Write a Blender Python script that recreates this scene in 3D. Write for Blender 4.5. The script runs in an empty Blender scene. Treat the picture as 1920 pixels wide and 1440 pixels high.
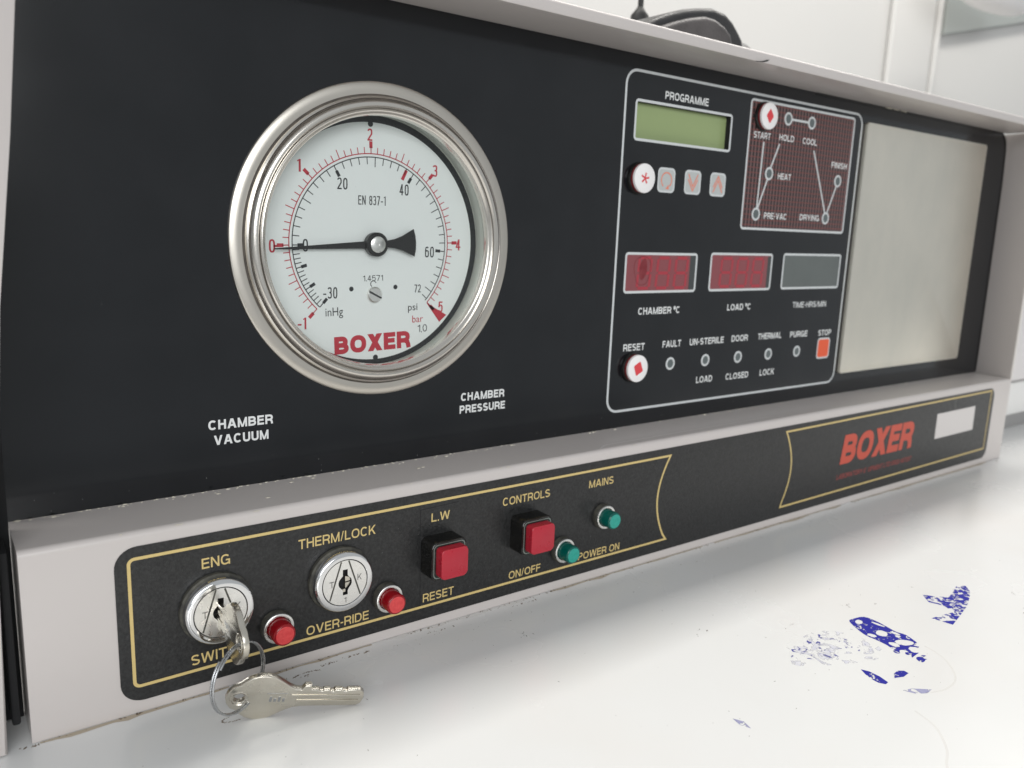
import bpy, bmesh, math, random
from mathutils import Vector, Matrix
random.seed(7)
PI = math.pi
S = 0.001            # all measurements below are millimetres; table top is z = 0 in the world
TZ = -167.3          # height of the table top in panel coordinates (origin = centre of the gauge)
scn = bpy.context.scene
COL = scn.collection

# ------------------------------------------------------------------ camera
cam_d = bpy.data.cameras.new('camera'); cam = bpy.data.objects.new('camera', cam_d); COL.objects.link(cam)
scn.camera = cam
cam_d.sensor_width = 36; cam_d.lens = 1527.66/1920*36
cam_d.clip_start = 0.01; cam_d.clip_end = 50
R = ((0.80641, 0.58561, 0.08221), (-0.59014, 0.78806, 0.1752), (0.03781, -0.18979, 0.9811))  # columns right, forward, up
M = Matrix(((R[0][0], R[0][2], -R[0][1], 0), (R[1][0], R[1][2], -R[1][1], 0), (R[2][0], R[2][2], -R[2][1], 0), (0, 0, 0, 1)))
cam.matrix_world = Matrix.Translation((-165.59*S, -320.28*S, (9.297-TZ)*S)) @ M
cam_d.dof.use_dof = True; cam_d.dof.focus_distance = 0.325; cam_d.dof.aperture_fstop = 14.0

# ------------------------------------------------------------------ world and lamps (indoor: white room under ceiling panels)
w = bpy.data.worlds.new('World'); scn.world = w; w.use_nodes = True
bg = w.node_tree.nodes['Background']; bg.inputs[0].default_value = (0.93, 0.97, 1.0, 1); bg.inputs[1].default_value = 0.49
def area(name, loc, target, sx, sy, power, col=(1, 0.965, 0.91)):
    d = bpy.data.lights.new(name, 'AREA'); d.shape = 'RECTANGLE'; d.size = sx*S; d.size_y = sy*S; d.energy = power; d.color = col
    o = bpy.data.objects.new(name, d); COL.objects.link(o)
    p = Vector((loc[0]*S, loc[1]*S, (loc[2]-TZ)*S)); t = Vector((target[0]*S, target[1]*S, (target[2]-TZ)*S))
    o.location = p; o.rotation_euler = (t-p).to_track_quat('-Z', 'Y').to_euler()
    return o
area('ceiling_lamp', (900, 235, 1450), (900, 235, 0), 3400, 210, 36)
area('front_fill', (-1150, -3000, 900), (0, 0, 0), 2700, 1400, 68, (0.97, 0.985, 1.0))  # added fill light out of view in front, brightens the lower face and dial
scn.view_settings.view_transform = 'Standard'; scn.view_settings.look = 'None'
scn.view_settings.exposure = 0; scn.view_settings.gamma = 1

# ------------------------------------------------------------------ materials
def mat(name, col, rough=0.5, metal=0.0, spec=0.5, coat=0.0, coatr=0.1, noise=None, bump=None, rnoise=None, aniso=0, trans=0.0, ior=1.5, alpha=None, sss=0, emis=None):
    """noise=(scale, amount, second colour) ; bump=(scale, distance mm, strength) ; rnoise=(scale, spread)"""
    m = bpy.data.materials.new(name); m.use_nodes = True
    nt = m.node_tree; b = nt.nodes['Principled BSDF']; N = nt.nodes.new; Lk = nt.links.new
    b.inputs['Base Color'].default_value = (*col, 1); b.inputs['Roughness'].default_value = rough
    b.inputs['Metallic'].default_value = metal; b.inputs['Specular IOR Level'].default_value = spec
    b.inputs['Coat Weight'].default_value = coat; b.inputs['Coat Roughness'].default_value = coatr
    b.inputs['Transmission Weight'].default_value = trans; b.inputs['IOR'].default_value = ior
    b.inputs['Subsurface Weight'].default_value = sss; b.inputs['Subsurface Scale'].default_value = 0.002
    if alpha is not None: b.inputs['Alpha'].default_value = alpha
    tc = N('ShaderNodeTexCoord')
    if noise:
        n = N('ShaderNodeTexNoise'); n.inputs['Scale'].default_value = noise[0]; n.inputs['Detail'].default_value = 6
        Lk(tc.outputs['Object'], n.inputs['Vector'])
        r = N('ShaderNodeMapRange'); r.inputs[1].default_value = 0.35; r.inputs[2].default_value = 0.7; r.inputs[3].default_value = 0; r.inputs[4].default_value = noise[1]
        Lk(n.outputs['Fac'], r.inputs[0])
        mx = N('ShaderNodeMix'); mx.data_type = 'RGBA'; mx.inputs[6].default_value = (*col, 1); mx.inputs[7].default_value = (*noise[2], 1)
        Lk(r.outputs[0], mx.inputs[0]); Lk(mx.outputs[2], b.inputs['Base Color'])
    if rnoise:
        n2 = N('ShaderNodeTexNoise'); n2.inputs['Scale'].default_value = rnoise[0]; n2.inputs['Detail'].default_value = 5
        Lk(tc.outputs['Object'], n2.inputs['Vector'])
        r2 = N('ShaderNodeMapRange'); r2.inputs[1].default_value = 0.3; r2.inputs[2].default_value = 0.7
        r2.inputs[3].default_value = max(0.02, rough-rnoise[1]); r2.inputs[4].default_value = rough+rnoise[1]
        Lk(n2.outputs['Fac'], r2.inputs[0]); Lk(r2.outputs[0], b.inputs['Roughness'])
    if bump:
        n3 = N('ShaderNodeTexNoise'); n3.inputs['Scale'].default_value = bump[0]; n3.inputs['Detail'].default_value = 3
        Lk(tc.outputs['Object'], n3.inputs['Vector'])
        bp = N('ShaderNodeBump'); bp.inputs['Distance'].default_value = bump[1]*S; bp.inputs['Strength'].default_value = bump[2]
        Lk(n3.outputs['Fac'], bp.inputs['Height']); Lk(bp.outputs[0], b.inputs['Normal'])
    return m
def brushed(name, col, rough, sx, sy, sz, amt, bstr=0.3):
    m = mat(name, col, rough, 1.0)
    nt = m.node_tree; b = nt.nodes['Principled BSDF']; N = nt.nodes.new; Lk = nt.links.new
    tc = N('ShaderNodeTexCoord'); mp = N('ShaderNodeMapping'); mp.inputs['Scale'].default_value = (sx, sy, sz)
    n = N('ShaderNodeTexNoise'); n.inputs['Scale'].default_value = 60; n.inputs['Detail'].default_value = 8
    Lk(tc.outputs['Object'], mp.inputs[0]); Lk(mp.outputs[0], n.inputs['Vector'])
    r = N('ShaderNodeMapRange'); r.inputs[3].default_value = rough-amt; r.inputs[4].default_value = rough+amt
    Lk(n.outputs['Fac'], r.inputs[0]); Lk(r.outputs[0], b.inputs['Roughness'])
    bp = N('ShaderNodeBump'); bp.inputs['Distance'].default_value = 0.02*S; bp.inputs['Strength'].default_value = bstr
    Lk(n.outputs['Fac'], bp.inputs['Height']); Lk(bp.outputs[0], b.inputs['Normal'])
    return m

lilac = mat('lilac_enamel', (0.55, 0.507, 0.485), 0.33, coat=0.2, coatr=0.15, noise=(9, 0.35, (0.52, 0.485, 0.455)), bump=(900, 0.04, 0.2), rnoise=(200, 0.03))
black_gloss = mat('black_panel_lacquer', (0.005, 0.006, 0.0075), 0.13, noise=(35, 0.5, (0.011, 0.012, 0.014)), bump=(2600, 0.012, 0.25), rnoise=(18, 0.02))
label_black = mat('black_label_vinyl', (0.008, 0.008, 0.008), 0.34, bump=(1500, 0.16, 0.8), rnoise=(300, 0.06), noise=(900, 0.7, (0.03, 0.03, 0.03)))
chassis = mat('dark_chassis', (0.01, 0.01, 0.011), 0.8)
white_print = mat('white_print', (0.72, 0.73, 0.72), 0.45, noise=(400, 0.15, (0.5, 0.5, 0.5)))
silver_print = mat('silver_print', (0.60, 0.62, 0.62), 0.4, noise=(400, 0.2, (0.45, 0.46, 0.46)))
gold_print = mat('gold_print', (0.62, 0.47, 0.19), 0.4, noise=(500, 0.3, (0.5, 0.38, 0.16)))
red_logo = mat('red_logo_print', (0.50, 0.065, 0.035), 0.42, noise=(300, 0.2, (0.5, 0.08, 0.05)))
steel = brushed('stainless_steel', (0.70, 0.665, 0.61), 0.21, 1, 1, 1, 0.06, 0.25)
steel_flange = brushed('brushed_flange_steel', (0.62, 0.585, 0.525), 0.34, 1, 1, 1, 0.05, 0.25)
steel_plate = brushed('satin_cover_steel', (0.80, 0.755, 0.65), 0.34, 26, 26, 0.6, 0.05, 0.4)
def mottle(m, c1, c2, sc, lo, hi):
    nt = m.node_tree; b = nt.nodes['Principled BSDF']; tc = nt.nodes.new('ShaderNodeTexCoord'); mp = nt.nodes.new('ShaderNodeMapping'); mp.inputs['Scale'].default_value = sc
    n = nt.nodes.new('ShaderNodeTexNoise'); n.inputs['Scale'].default_value = 10; n.inputs['Detail'].default_value = 7; n.inputs['Roughness'].default_value = .6
    r = nt.nodes.new('ShaderNodeMapRange'); r.inputs[1].default_value = lo; r.inputs[2].default_value = hi
    mx = nt.nodes.new('ShaderNodeMix'); mx.data_type = 'RGBA'; mx.inputs[6].default_value = (*c1, 1); mx.inputs[7].default_value = (*c2, 1)
    nt.links.new(tc.outputs['Object'], mp.inputs[0]); nt.links.new(mp.outputs[0], n.inputs['Vector']); nt.links.new(n.outputs['Fac'], r.inputs[0]); nt.links.new(r.outputs[0], mx.inputs[0]); nt.links.new(mx.outputs[2], b.inputs['Base Color'])
mottle(steel_plate, (0.93, 0.88, 0.77), (0.80, 0.77, 0.68), (1.6, 1, 1.1), .32, .72)
chrome = mat('chrome', (0.80, 0.80, 0.80), 0.08, 1.0, noise=(200, 0.3, (0.7, 0.7, 0.7)), rnoise=(150, 0.05))
chrome_satin = mat('satin_chrome', (0.86, 0.85, 0.82), 0.30, 1.0, rnoise=(300, 0.08), bump=(900, 0.02, 0.3))
nickel = mat('worn_nickel', (0.68, 0.645, 0.57), 0.25, 1.0, noise=(160, 0.4, (0.52, 0.48, 0.40)), rnoise=(60, 0.05))
brass = mat('worn_brass', (0.50, 0.43, 0.29), 0.4, 1.0, noise=(500, 0.5, (0.3, 0.24, 0.13)))
wire_m = mat('ring_wire_steel', (0.42, 0.43, 0.44), 0.28, 1.0, rnoise=(400, 0.1))
glass_m = mat('gauge_glass', (1, 1, 1), 0.0, trans=1.0, ior=1.45)
dial_white = mat('dial_white', (0.82, 0.85, 0.83), 0.5, noise=(40, 0.1, (0.77, 0.81, 0.79)))
dial_rim = mat('black_dial_rim', (0.012, 0.013, 0.014), 0.35, noise=(900, 0.6, (0.05, 0.055, 0.06)))
case_wall = mat('gauge_case_wall', (0.62, 0.64, 0.58), 0.35, 0.0, rnoise=(200, 0.08))
ink_black = mat('dial_black_ink', (0.02, 0.022, 0.024), 0.5)
ink_red = mat('dial_red_ink', (0.50, 0.03, 0.05), 0.5)
needle_m = mat('black_needle', (0.014, 0.014, 0.014), 0.35, rnoise=(300, 0.1))
white_pl = mat('white_plastic', (0.84, 0.82, 0.81), 0.30, noise=(60, 0.1, (0.78, 0.76, 0.74)))
red_pl = mat('red_plastic', (0.42, 0.014, 0.03), 0.33, sss=0.1, noise=(90, 0.5, (0.36, 0.012, 0.03)), bump=(500, 0.03, 0.3), rnoise=(200, 0.08))
red_dark = mat('dark_red_plastic', (0.22, 0.008, 0.012), 0.4)
red_lens = mat('red_lens', (0.26, 0.004, 0.008), 0.14, ior=1.49, sss=0.15)
red_core = mat('red_lens_face', (0.66, 0.065, 0.065), 0.4, noise=(700, 0.7, (0.52, 0.03, 0.035)), bump=(1400, 0.25, 0.8))
green_lens = mat('green_lens', (0.0, 0.095, 0.075), 0.14, ior=1.49, sss=0.15)
green_core = mat('green_lens_face', (0.02, 0.33, 0.26), 0.4, noise=(700, 0.7, (0.01, 0.24, 0.19)), bump=(1400, 0.15, 0.6))
collar_m = mat('dusty_black_rubber', (0.024, 0.023, 0.020), 0.6, noise=(260, 0.9, (0.10, 0.095, 0.075)), bump=(800, 0.1, 0.4))
groove_m = mat('dark_groove', (0.05, 0.042, 0.035), 0.6, noise=(300, 0.6, (0.12, 0.10, 0.08)))
gloss_black = mat('gloss_black_plastic', (0.006, 0.006, 0.006), 0.16, noise=(120, 0.5, (0.02, 0.018, 0.014)), rnoise=(120, 0.1))
lcd_green = mat('lcd_green', (0.29, 0.36, 0.165), 0.20, noise=(25, 0.35, (0.24, 0.31, 0.145)), rnoise=(40, 0.06))
led_red_bg = mat('red_display_filter', (0.235, 0.060, 0.068), 0.18, noise=(60, 0.5, (0.20, 0.075, 0.078)))
led_seg = mat('red_display_segment', (0.36, 0.035, 0.05), 0.3)
led_blot = mat('dark_red_bubble', (0.16, 0.01, 0.016), 0.2, noise=(200, 0.6, (0.26, 0.05, 0.055)))
led_end = mat('painted_recess_shade', (0.05, 0.055, 0.055), 0.25)
gray_disp = mat('gray_display_filter', (0.115, 0.128, 0.122), 0.18, noise=(60, 0.4, (0.09, 0.10, 0.098)))
led_off = mat('unlit_lamp_gray', (0.10, 0.12, 0.12), 0.3)
graph_bg = mat('graph_dark_brown', (0.15, 0.088, 0.086), 0.33)
graph_dark = mat('graph_dark_line', (0.010, 0.006, 0.006), 0.35)
graph_red = mat('graph_red_line', (0.20, 0.05, 0.042), 0.4)
btn_gray = mat('membrane_gray', (0.46, 0.48, 0.47), 0.4, noise=(200, 0.2, (0.42, 0.44, 0.43)))
orange = mat('orange_key', (0.72, 0.095, 0.03), 0.4)
orange_print = mat('orange_print', (0.72, 0.22, 0.14), 0.4)
cream = mat('cream_card', (0.62, 0.585, 0.565), 0.5)
leather = mat('dark_leather', (0.020, 0.019, 0.020), 0.42, noise=(60, 0.5, (0.04, 0.038, 0.038)), bump=(900, 0.3, 0.6), rnoise=(80, 0.1))
leather_in = mat('brown_gray_leather', (0.10, 0.09, 0.088), 0.42, noise=(40, 0.7, (0.03, 0.026, 0.026)), bump=(700, 0.3, 0.5))
cable_m = mat('black_cable', (0.012, 0.012, 0.012), 0.5)
wall_m = mat('wall_paint', (0.63, 0.62, 0.60), 0.55, noise=(3, 0.1, (0.62, 0.61, 0.59)), bump=(60, 0.6, 0.15))
wall_gray = mat('flat_gray', (0.34, 0.36, 0.345), 0.5)
appl_m = mat('appliance_enamel', (0.62, 0.595, 0.59), 0.35)
gray_pl = mat('gray_plinth', (0.27, 0.265, 0.26), 0.5)
grime_m = mat('brown_grime', (0.20, 0.15, 0.10), 0.8, noise=(400, 0.8, (0.10, 0.07, 0.05)))
silt_m = mat('tan_residue', (0.46, 0.39, 0.30), 0.7)
chip_m = mat('paint_chip_pale', (0.66, 0.62, 0.52), 0.6)
hair_m = mat('dark_hair', (0.015, 0.014, 0.013), 0.5)
ring_stain = mat('tea_stain', (0.70, 0.60, 0.50), 0.4, alpha=0.09)

def table_material():
    m = mat('white_laminate', (0.74, 0.745, 0.735), 0.24, rnoise=(9, 0.07))
    nt = m.node_tree; b = nt.nodes['Principled BSDF']; N = nt.nodes.new; Lk = nt.links.new
    tc = N('ShaderNodeTexCoord'); n = N('ShaderNodeTexNoise'); n.inputs['Scale'].default_value = 7; n.inputs['Detail'].default_value = 5
    Lk(tc.outputs['Object'], n.inputs['Vector'])
    r = N('ShaderNodeMapRange'); r.inputs[1].default_value = 0.5; r.inputs[2].default_value = 0.72; r.inputs[4].default_value = 0.32; Lk(n.outputs['Fac'], r.inputs[0])
    mx = N('ShaderNodeMix'); mx.data_type = 'RGBA'; mx.inputs[6].default_value = (0.745, 0.745, 0.735, 1); mx.inputs[7].default_value = (0.70, 0.655, 0.61, 1)
    Lk(r.outputs[0], mx.inputs[0])
    # fine dark specks and short scuffs
    v = N('ShaderNodeTexVoronoi'); v.inputs['Scale'].default_value = 62
    mp = N('ShaderNodeMapping'); mp.inputs['Scale'].default_value = (0.55, 1.3, 1); mp.inputs['Rotation'].default_value = (0, 0, 0.7)
    Lk(tc.outputs['Object'], mp.inputs[0]); Lk(mp.outputs[0], v.inputs['Vector'])
    n2 = N('ShaderNodeTexNoise'); n2.inputs['Scale'].default_value = 900; n2.inputs['Detail'].default_value = 2; Lk(tc.outputs['Object'], n2.inputs['Vector'])
    ad = N('ShaderNodeMath'); ad.operation = 'MULTIPLY_ADD'; ad.inputs[1].default_value = 0.16; Lk(n2.outputs['Fac'], ad.inputs[0]); Lk(v.outputs['Distance'], ad.inputs[2])
    lt = N('ShaderNodeMapRange'); lt.inputs[1].default_value = 0.098; lt.inputs[2].default_value = 0.12; lt.inputs[3].default_value = 0.6; lt.inputs[4].default_value = 0
    Lk(ad.outputs[0], lt.inputs[0])
    n4 = N('ShaderNodeTexNoise'); n4.inputs['Scale'].default_value = 16; Lk(tc.outputs['Object'], n4.inputs['Vector'])
    gt = N('ShaderNodeMath'); gt.operation = 'GREATER_THAN'; gt.inputs[1].default_value = 0.56; Lk(n4.outputs['Fac'], gt.inputs[0])
    ml = N('ShaderNodeMath'); ml.operation = 'MULTIPLY'; Lk(lt.outputs[0], ml.inputs[0]); Lk(gt.outputs[0], ml.inputs[1])
    mx2 = N('ShaderNodeMix'); mx2.data_type = 'RGBA'; mx2.inputs[7].default_value = (0.32, 0.29, 0.27, 1)
    Lk(ml.outputs[0], mx2.inputs[0]); Lk(mx.outputs[2], mx2.inputs[6]); Lk(mx2.outputs[2], b.inputs['Base Color'])
    return m
table_m = table_material()

def ink_material(name, col, thr, scale):
    m = mat(name, col, 0.6, spec=0.15)
    nt = m.node_tree; b = nt.nodes['Principled BSDF']; N = nt.nodes.new; Lk = nt.links.new
    tc = N('ShaderNodeTexCoord'); n = N('ShaderNodeTexNoise'); n.inputs['Scale'].default_value = scale; n.inputs['Detail'].default_value = 3; n.inputs['Distortion'].default_value = 1.2
    Lk(tc.outputs['Object'], n.inputs['Vector'])
    r = N('ShaderNodeMapRange'); r.inputs[1].default_value = thr; r.inputs[2].default_value = thr+0.07
    Lk(n.outputs['Fac'], r.inputs[0]); Lk(r.outputs[0], b.inputs['Alpha'])
    n2 = N('ShaderNodeTexNoise'); n2.inputs['Scale'].default_value = scale*3; Lk(tc.outputs['Object'], n2.inputs['Vector'])
    mx = N('ShaderNodeMix'); mx.data_type = 'RGBA'; mx.inputs[6].default_value = (*col, 1); mx.inputs[7].default_value = (col[0]*1.6+.01, col[1]*1.6+.01, col[2]*1.25, 1)
    Lk(n2.outputs['Fac'], mx.inputs[0]); Lk(mx.outputs[2], b.inputs['Base Color'])
    return m
ink_solid = ink_material('blue_ink', (0.010, 0.011, 0.25), 0.36, 300)
ink_broken = ink_material('broken_blue_ink', (0.012, 0.013, 0.26), 0.45, 260)
ink_sparse = ink_material('faint_blue_ink', (0.05, 0.05, 0.27), 0.60, 300)
ink_pale = ink_material('pale_blue_ink', (0.24, 0.24, 0.42), 0.42, 300)
haze_ink = mat('smeared_ink', (0.60, 0.60, 0.68), 0.5, alpha=0.35)

# ------------------------------------------------------------------ object helpers
WL = {}             # world location of every built object (mm, panel coordinates)
def link(name, data, parent=None, loc=(0, 0, 0)):
    o = bpy.data.objects.new(name, data); COL.objects.link(o)
    WL[o.name] = tuple(loc)
    if parent is not None:
        o.parent = parent; pl = WL[parent.name]
        o.location = [(loc[i]-pl[i])*S for i in range(3)]
    else:
        o.location = (loc[0]*S, loc[1]*S, (loc[2]-TZ)*S)
    return o
def thing(name, label, cat, loc, group=None):
    o = link(name, None, None, loc); o.empty_display_size = 0.01
    o['label'] = label; o['category'] = cat
    if group: o['group'] = group
    return o
def tag(o, label, cat, group=None):
    o['label'] = label; o['category'] = cat
    if group: o['group'] = group
    return o
def mesh_obj(name, bm, m, parent=None, loc=(0, 0, 0), smooth=False, label=None):
    """bm holds absolute mm coordinates"""
    bmesh.ops.recalc_face_normals(bm, faces=bm.faces[:]) if not bm.get('flat', False) else None
    return finish(name, bm, m, parent, loc, smooth, label)
def finish(name, bm, m, parent, loc, smooth, label):
    me = bpy.data.meshes.new(name)
    for v in bm.verts: v.co = Vector(((v.co.x-loc[0])*S, (v.co.y-loc[1])*S, (v.co.z-loc[2])*S))
    bm.to_mesh(me); bm.free()
    if m: me.materials.append(m)
    if smooth:
        for p in me.polygons: p.use_smooth = True
        me.set_sharp_from_angle(angle=math.radians(38))
    o = link(name, me, parent, loc)
    if label: o['label'] = label
    return o
class BM:
    def __init__(s): s.b = bmesh.new()
def mk(name, bm, m, parent=None, loc=(0, 0, 0), smooth=False, label=None, recalc=True):
    if recalc: bmesh.ops.recalc_face_normals(bm, faces=bm.faces[:])
    return finish(name, bm, m, parent, loc, smooth, label)
def add_box(bm, x0, x1, y0, y1, z0, z1, bev=0, seg=2):
    r = bmesh.ops.create_cube(bm, size=1)
    for v in r['verts']: v.co = Vector(((x0+x1)/2+v.co.x*(x1-x0), (y0+y1)/2+v.co.y*(y1-y0), (z0+z1)/2+v.co.z*(z1-z0)))
    if bev:
        es = list({e for v in r['verts'] for e in v.link_edges})
        bmesh.ops.bevel(bm, geom=es, offset=bev, segments=seg, affect='EDGES', profile=0.5)
def add_lathe(bm, cx, cz, prof, n=64):
    """revolve (radius, y) profile about the Y axis through (cx, cz)"""
    rings = []
    for r, y in prof:
        if r < 1e-6: rings.append([bm.verts.new((cx, y, cz))])
        else: rings.append([bm.verts.new((cx+r*math.cos(2*PI*k/n), y, cz+r*math.sin(2*PI*k/n))) for k in range(n)])
    for a, b in zip(rings[:-1], rings[1:]):
        for k in range(n):
            q = [a[k % len(a)], a[(k+1) % len(a)], b[(k+1) % len(b)], b[k % len(b)]]
            q2 = []
            for v in q:
                if v not in q2: q2.append(v)
            if len(q2) > 2: bm.faces.new(q2)
def add_prism(bm, pts, y0, y1, bev=0, seg=2):
    """pts in XZ; y0 = front"""
    f = [bm.verts.new((x, y0, z)) for x, z in pts]; b = [bm.verts.new((x, y1, z)) for x, z in pts]
    n = len(pts); ff = bm.faces.new(f); bm.faces.new(b[::-1])
    for i in range(n): bm.faces.new((f[i], b[i], b[(i+1) % n], f[(i+1) % n]))
    if bev: bmesh.ops.bevel(bm, geom=list(ff.edges), offset=bev, segments=seg, affect='EDGES', profile=0.5)
def rrect(x0, x1, z0, z1, r, n=6):
    pts = []
    for cx, cz, a0 in ((x1-r, z1-r, 0), (x0+r, z1-r, 90), (x0+r, z0+r, 180), (x1-r, z0+r, 270)):
        for k in range(n+1):
            a = math.radians(a0+90*k/n); pts.append((cx+r*math.cos(a), cz+r*math.sin(a)))
    return pts
def circ(cx, cz, r, n=32, rz=None): return [(cx+r*math.cos(2*PI*k/n), cz+(rz or r)*math.sin(2*PI*k/n)) for k in range(n)]
def add_ring(bm, outer, inner, y):
    a = [bm.verts.new((x, y, z)) for x, z in outer]; b = [bm.verts.new((x, y, z)) for x, z in inner]
    n = len(a)
    for i in range(n): bm.faces.new((a[i], b[i], b[(i+1) % n], a[(i+1) % n]))
def add_poly(bm, pts, y): return bm.faces.new([bm.verts.new((x, y, z)) for x, z in pts])
def add_line(bm, p, q, wd, y, wd2=None):
    d = Vector((q[0]-p[0], q[1]-p[1])); n = Vector((-d.y, d.x)).normalized(); h = wd/2; h2 = (wd2 if wd2 is not None else wd)/2
    add_poly(bm, [(p[0]+n.x*h, p[1]+n.y*h), (p[0]-n.x*h, p[1]-n.y*h), (q[0]-n.x*h2, q[1]-n.y*h2), (q[0]+n.x*h2, q[1]+n.y*h2)], y)
def add_path(bm, pts, wd, y, closed=False):
    """mitred flat line"""
    n = len(pts); L = []; Rr = []
    for i in range(n):
        p = Vector(pts[i]); a = Vector(pts[(i-1) % n]) if (closed or i > 0) else None; b = Vector(pts[(i+1) % n]) if (closed or i < n-1) else None
        d1 = (p-a).normalized() if a is not None else (b-p).normalized(); d2 = (b-p).normalized() if b is not None else d1
        n1 = Vector((-d1.y, d1.x)); n2 = Vector((-d2.y, d2.x)); mm = (n1+n2).normalized(); k = wd/2/max(0.35, mm.dot(n1))
        L.append(bm.verts.new((p.x+mm.x*k, y, p.y+mm.y*k))); Rr.append(bm.verts.new((p.x-mm.x*k, y, p.y-mm.y*k)))
    for i in range(n if closed else n-1):
        j = (i+1) % n; bm.faces.new((L[i], Rr[i], Rr[j], L[j]))
def arc(cx, cz, r, a0, a1, n): return [(cx+r*math.cos(math.radians(a0+(a1-a0)*k/n)), cz+r*math.sin(math.radians(a0+(a1-a0)*k/n))) for k in range(n+1)]
def add_tube(bm, pts, r, n=10, closed=False):
    rings = []; N_ = len(pts); pts = [Vector(p) for p in pts]; up = None
    for i, p in enumerate(pts):
        a = pts[(i-1) % N_] if (closed or i > 0) else p; b = pts[(i+1) % N_] if (closed or i < N_-1) else p
        t = (b-a).normalized()
        if up is None: up = t.orthogonal().normalized()
        up = (up-t*up.dot(t)).normalized(); s2 = t.cross(up)
        rr = r[i] if isinstance(r, (list, tuple)) else r
        rings.append([bm.verts.new(p+(up*math.cos(2*PI*k/n)+s2*math.sin(2*PI*k/n))*rr) for k in range(n)])
    for i in range(N_ if closed else N_-1):
        a = rings[i]; b = rings[(i+1) % N_]
        for k in range(n): bm.faces.new((a[k], a[(k+1) % n], b[(k+1) % n], b[k]))
    if not closed: bm.faces.new(rings[0][::-1]); bm.faces.new(rings[-1])

def curve_shape(paths, depth=0, bevel=0, res=2):
    """2-D filled outline(s) with holes -> bmesh in local XY (mm), depth along Z (centred)"""
    c = bpy.data.curves.new('outline', 'CURVE'); c.dimensions = '2D'; c.fill_mode = 'BOTH' if depth or bevel else 'FRONT'
    c.extrude = depth; c.bevel_depth = bevel; c.bevel_resolution = res
    for p in paths:
        s = c.splines.new('POLY'); s.points.add(len(p)-1); s.use_cyclic_u = True
        for i, q in enumerate(p): s.points[i].co = (q[0], q[1], 0, 1)
    o = bpy.data.objects.new('outline', c)
    me = bpy.data.meshes.new_from_object(o); bm = bmesh.new(); bm.from_mesh(me)
    bmesh.ops.remove_doubles(bm, verts=bm.verts[:], dist=1e-4)
    bpy.data.objects.remove(o); bpy.data.curves.remove(c); bpy.data.meshes.remove(me)
    return bm
def glyphs(txt, weight=0.0, shear=0.0, spacing=1.0):
    c = bpy.data.curves.new('lettering', 'FONT'); c.body = txt; c.offset = weight; c.shear = shear; c.space_character = spacing
    c.resolution_u = 3; c.fill_mode = 'FRONT'
    o = bpy.data.objects.new('lettering', c)
    me = bpy.data.meshes.new_from_object(o); bm = bmesh.new(); bm.from_mesh(me)
    bpy.data.objects.remove(o); bpy.data.curves.remove(c); bpy.data.meshes.remove(me)
    return bm

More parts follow.
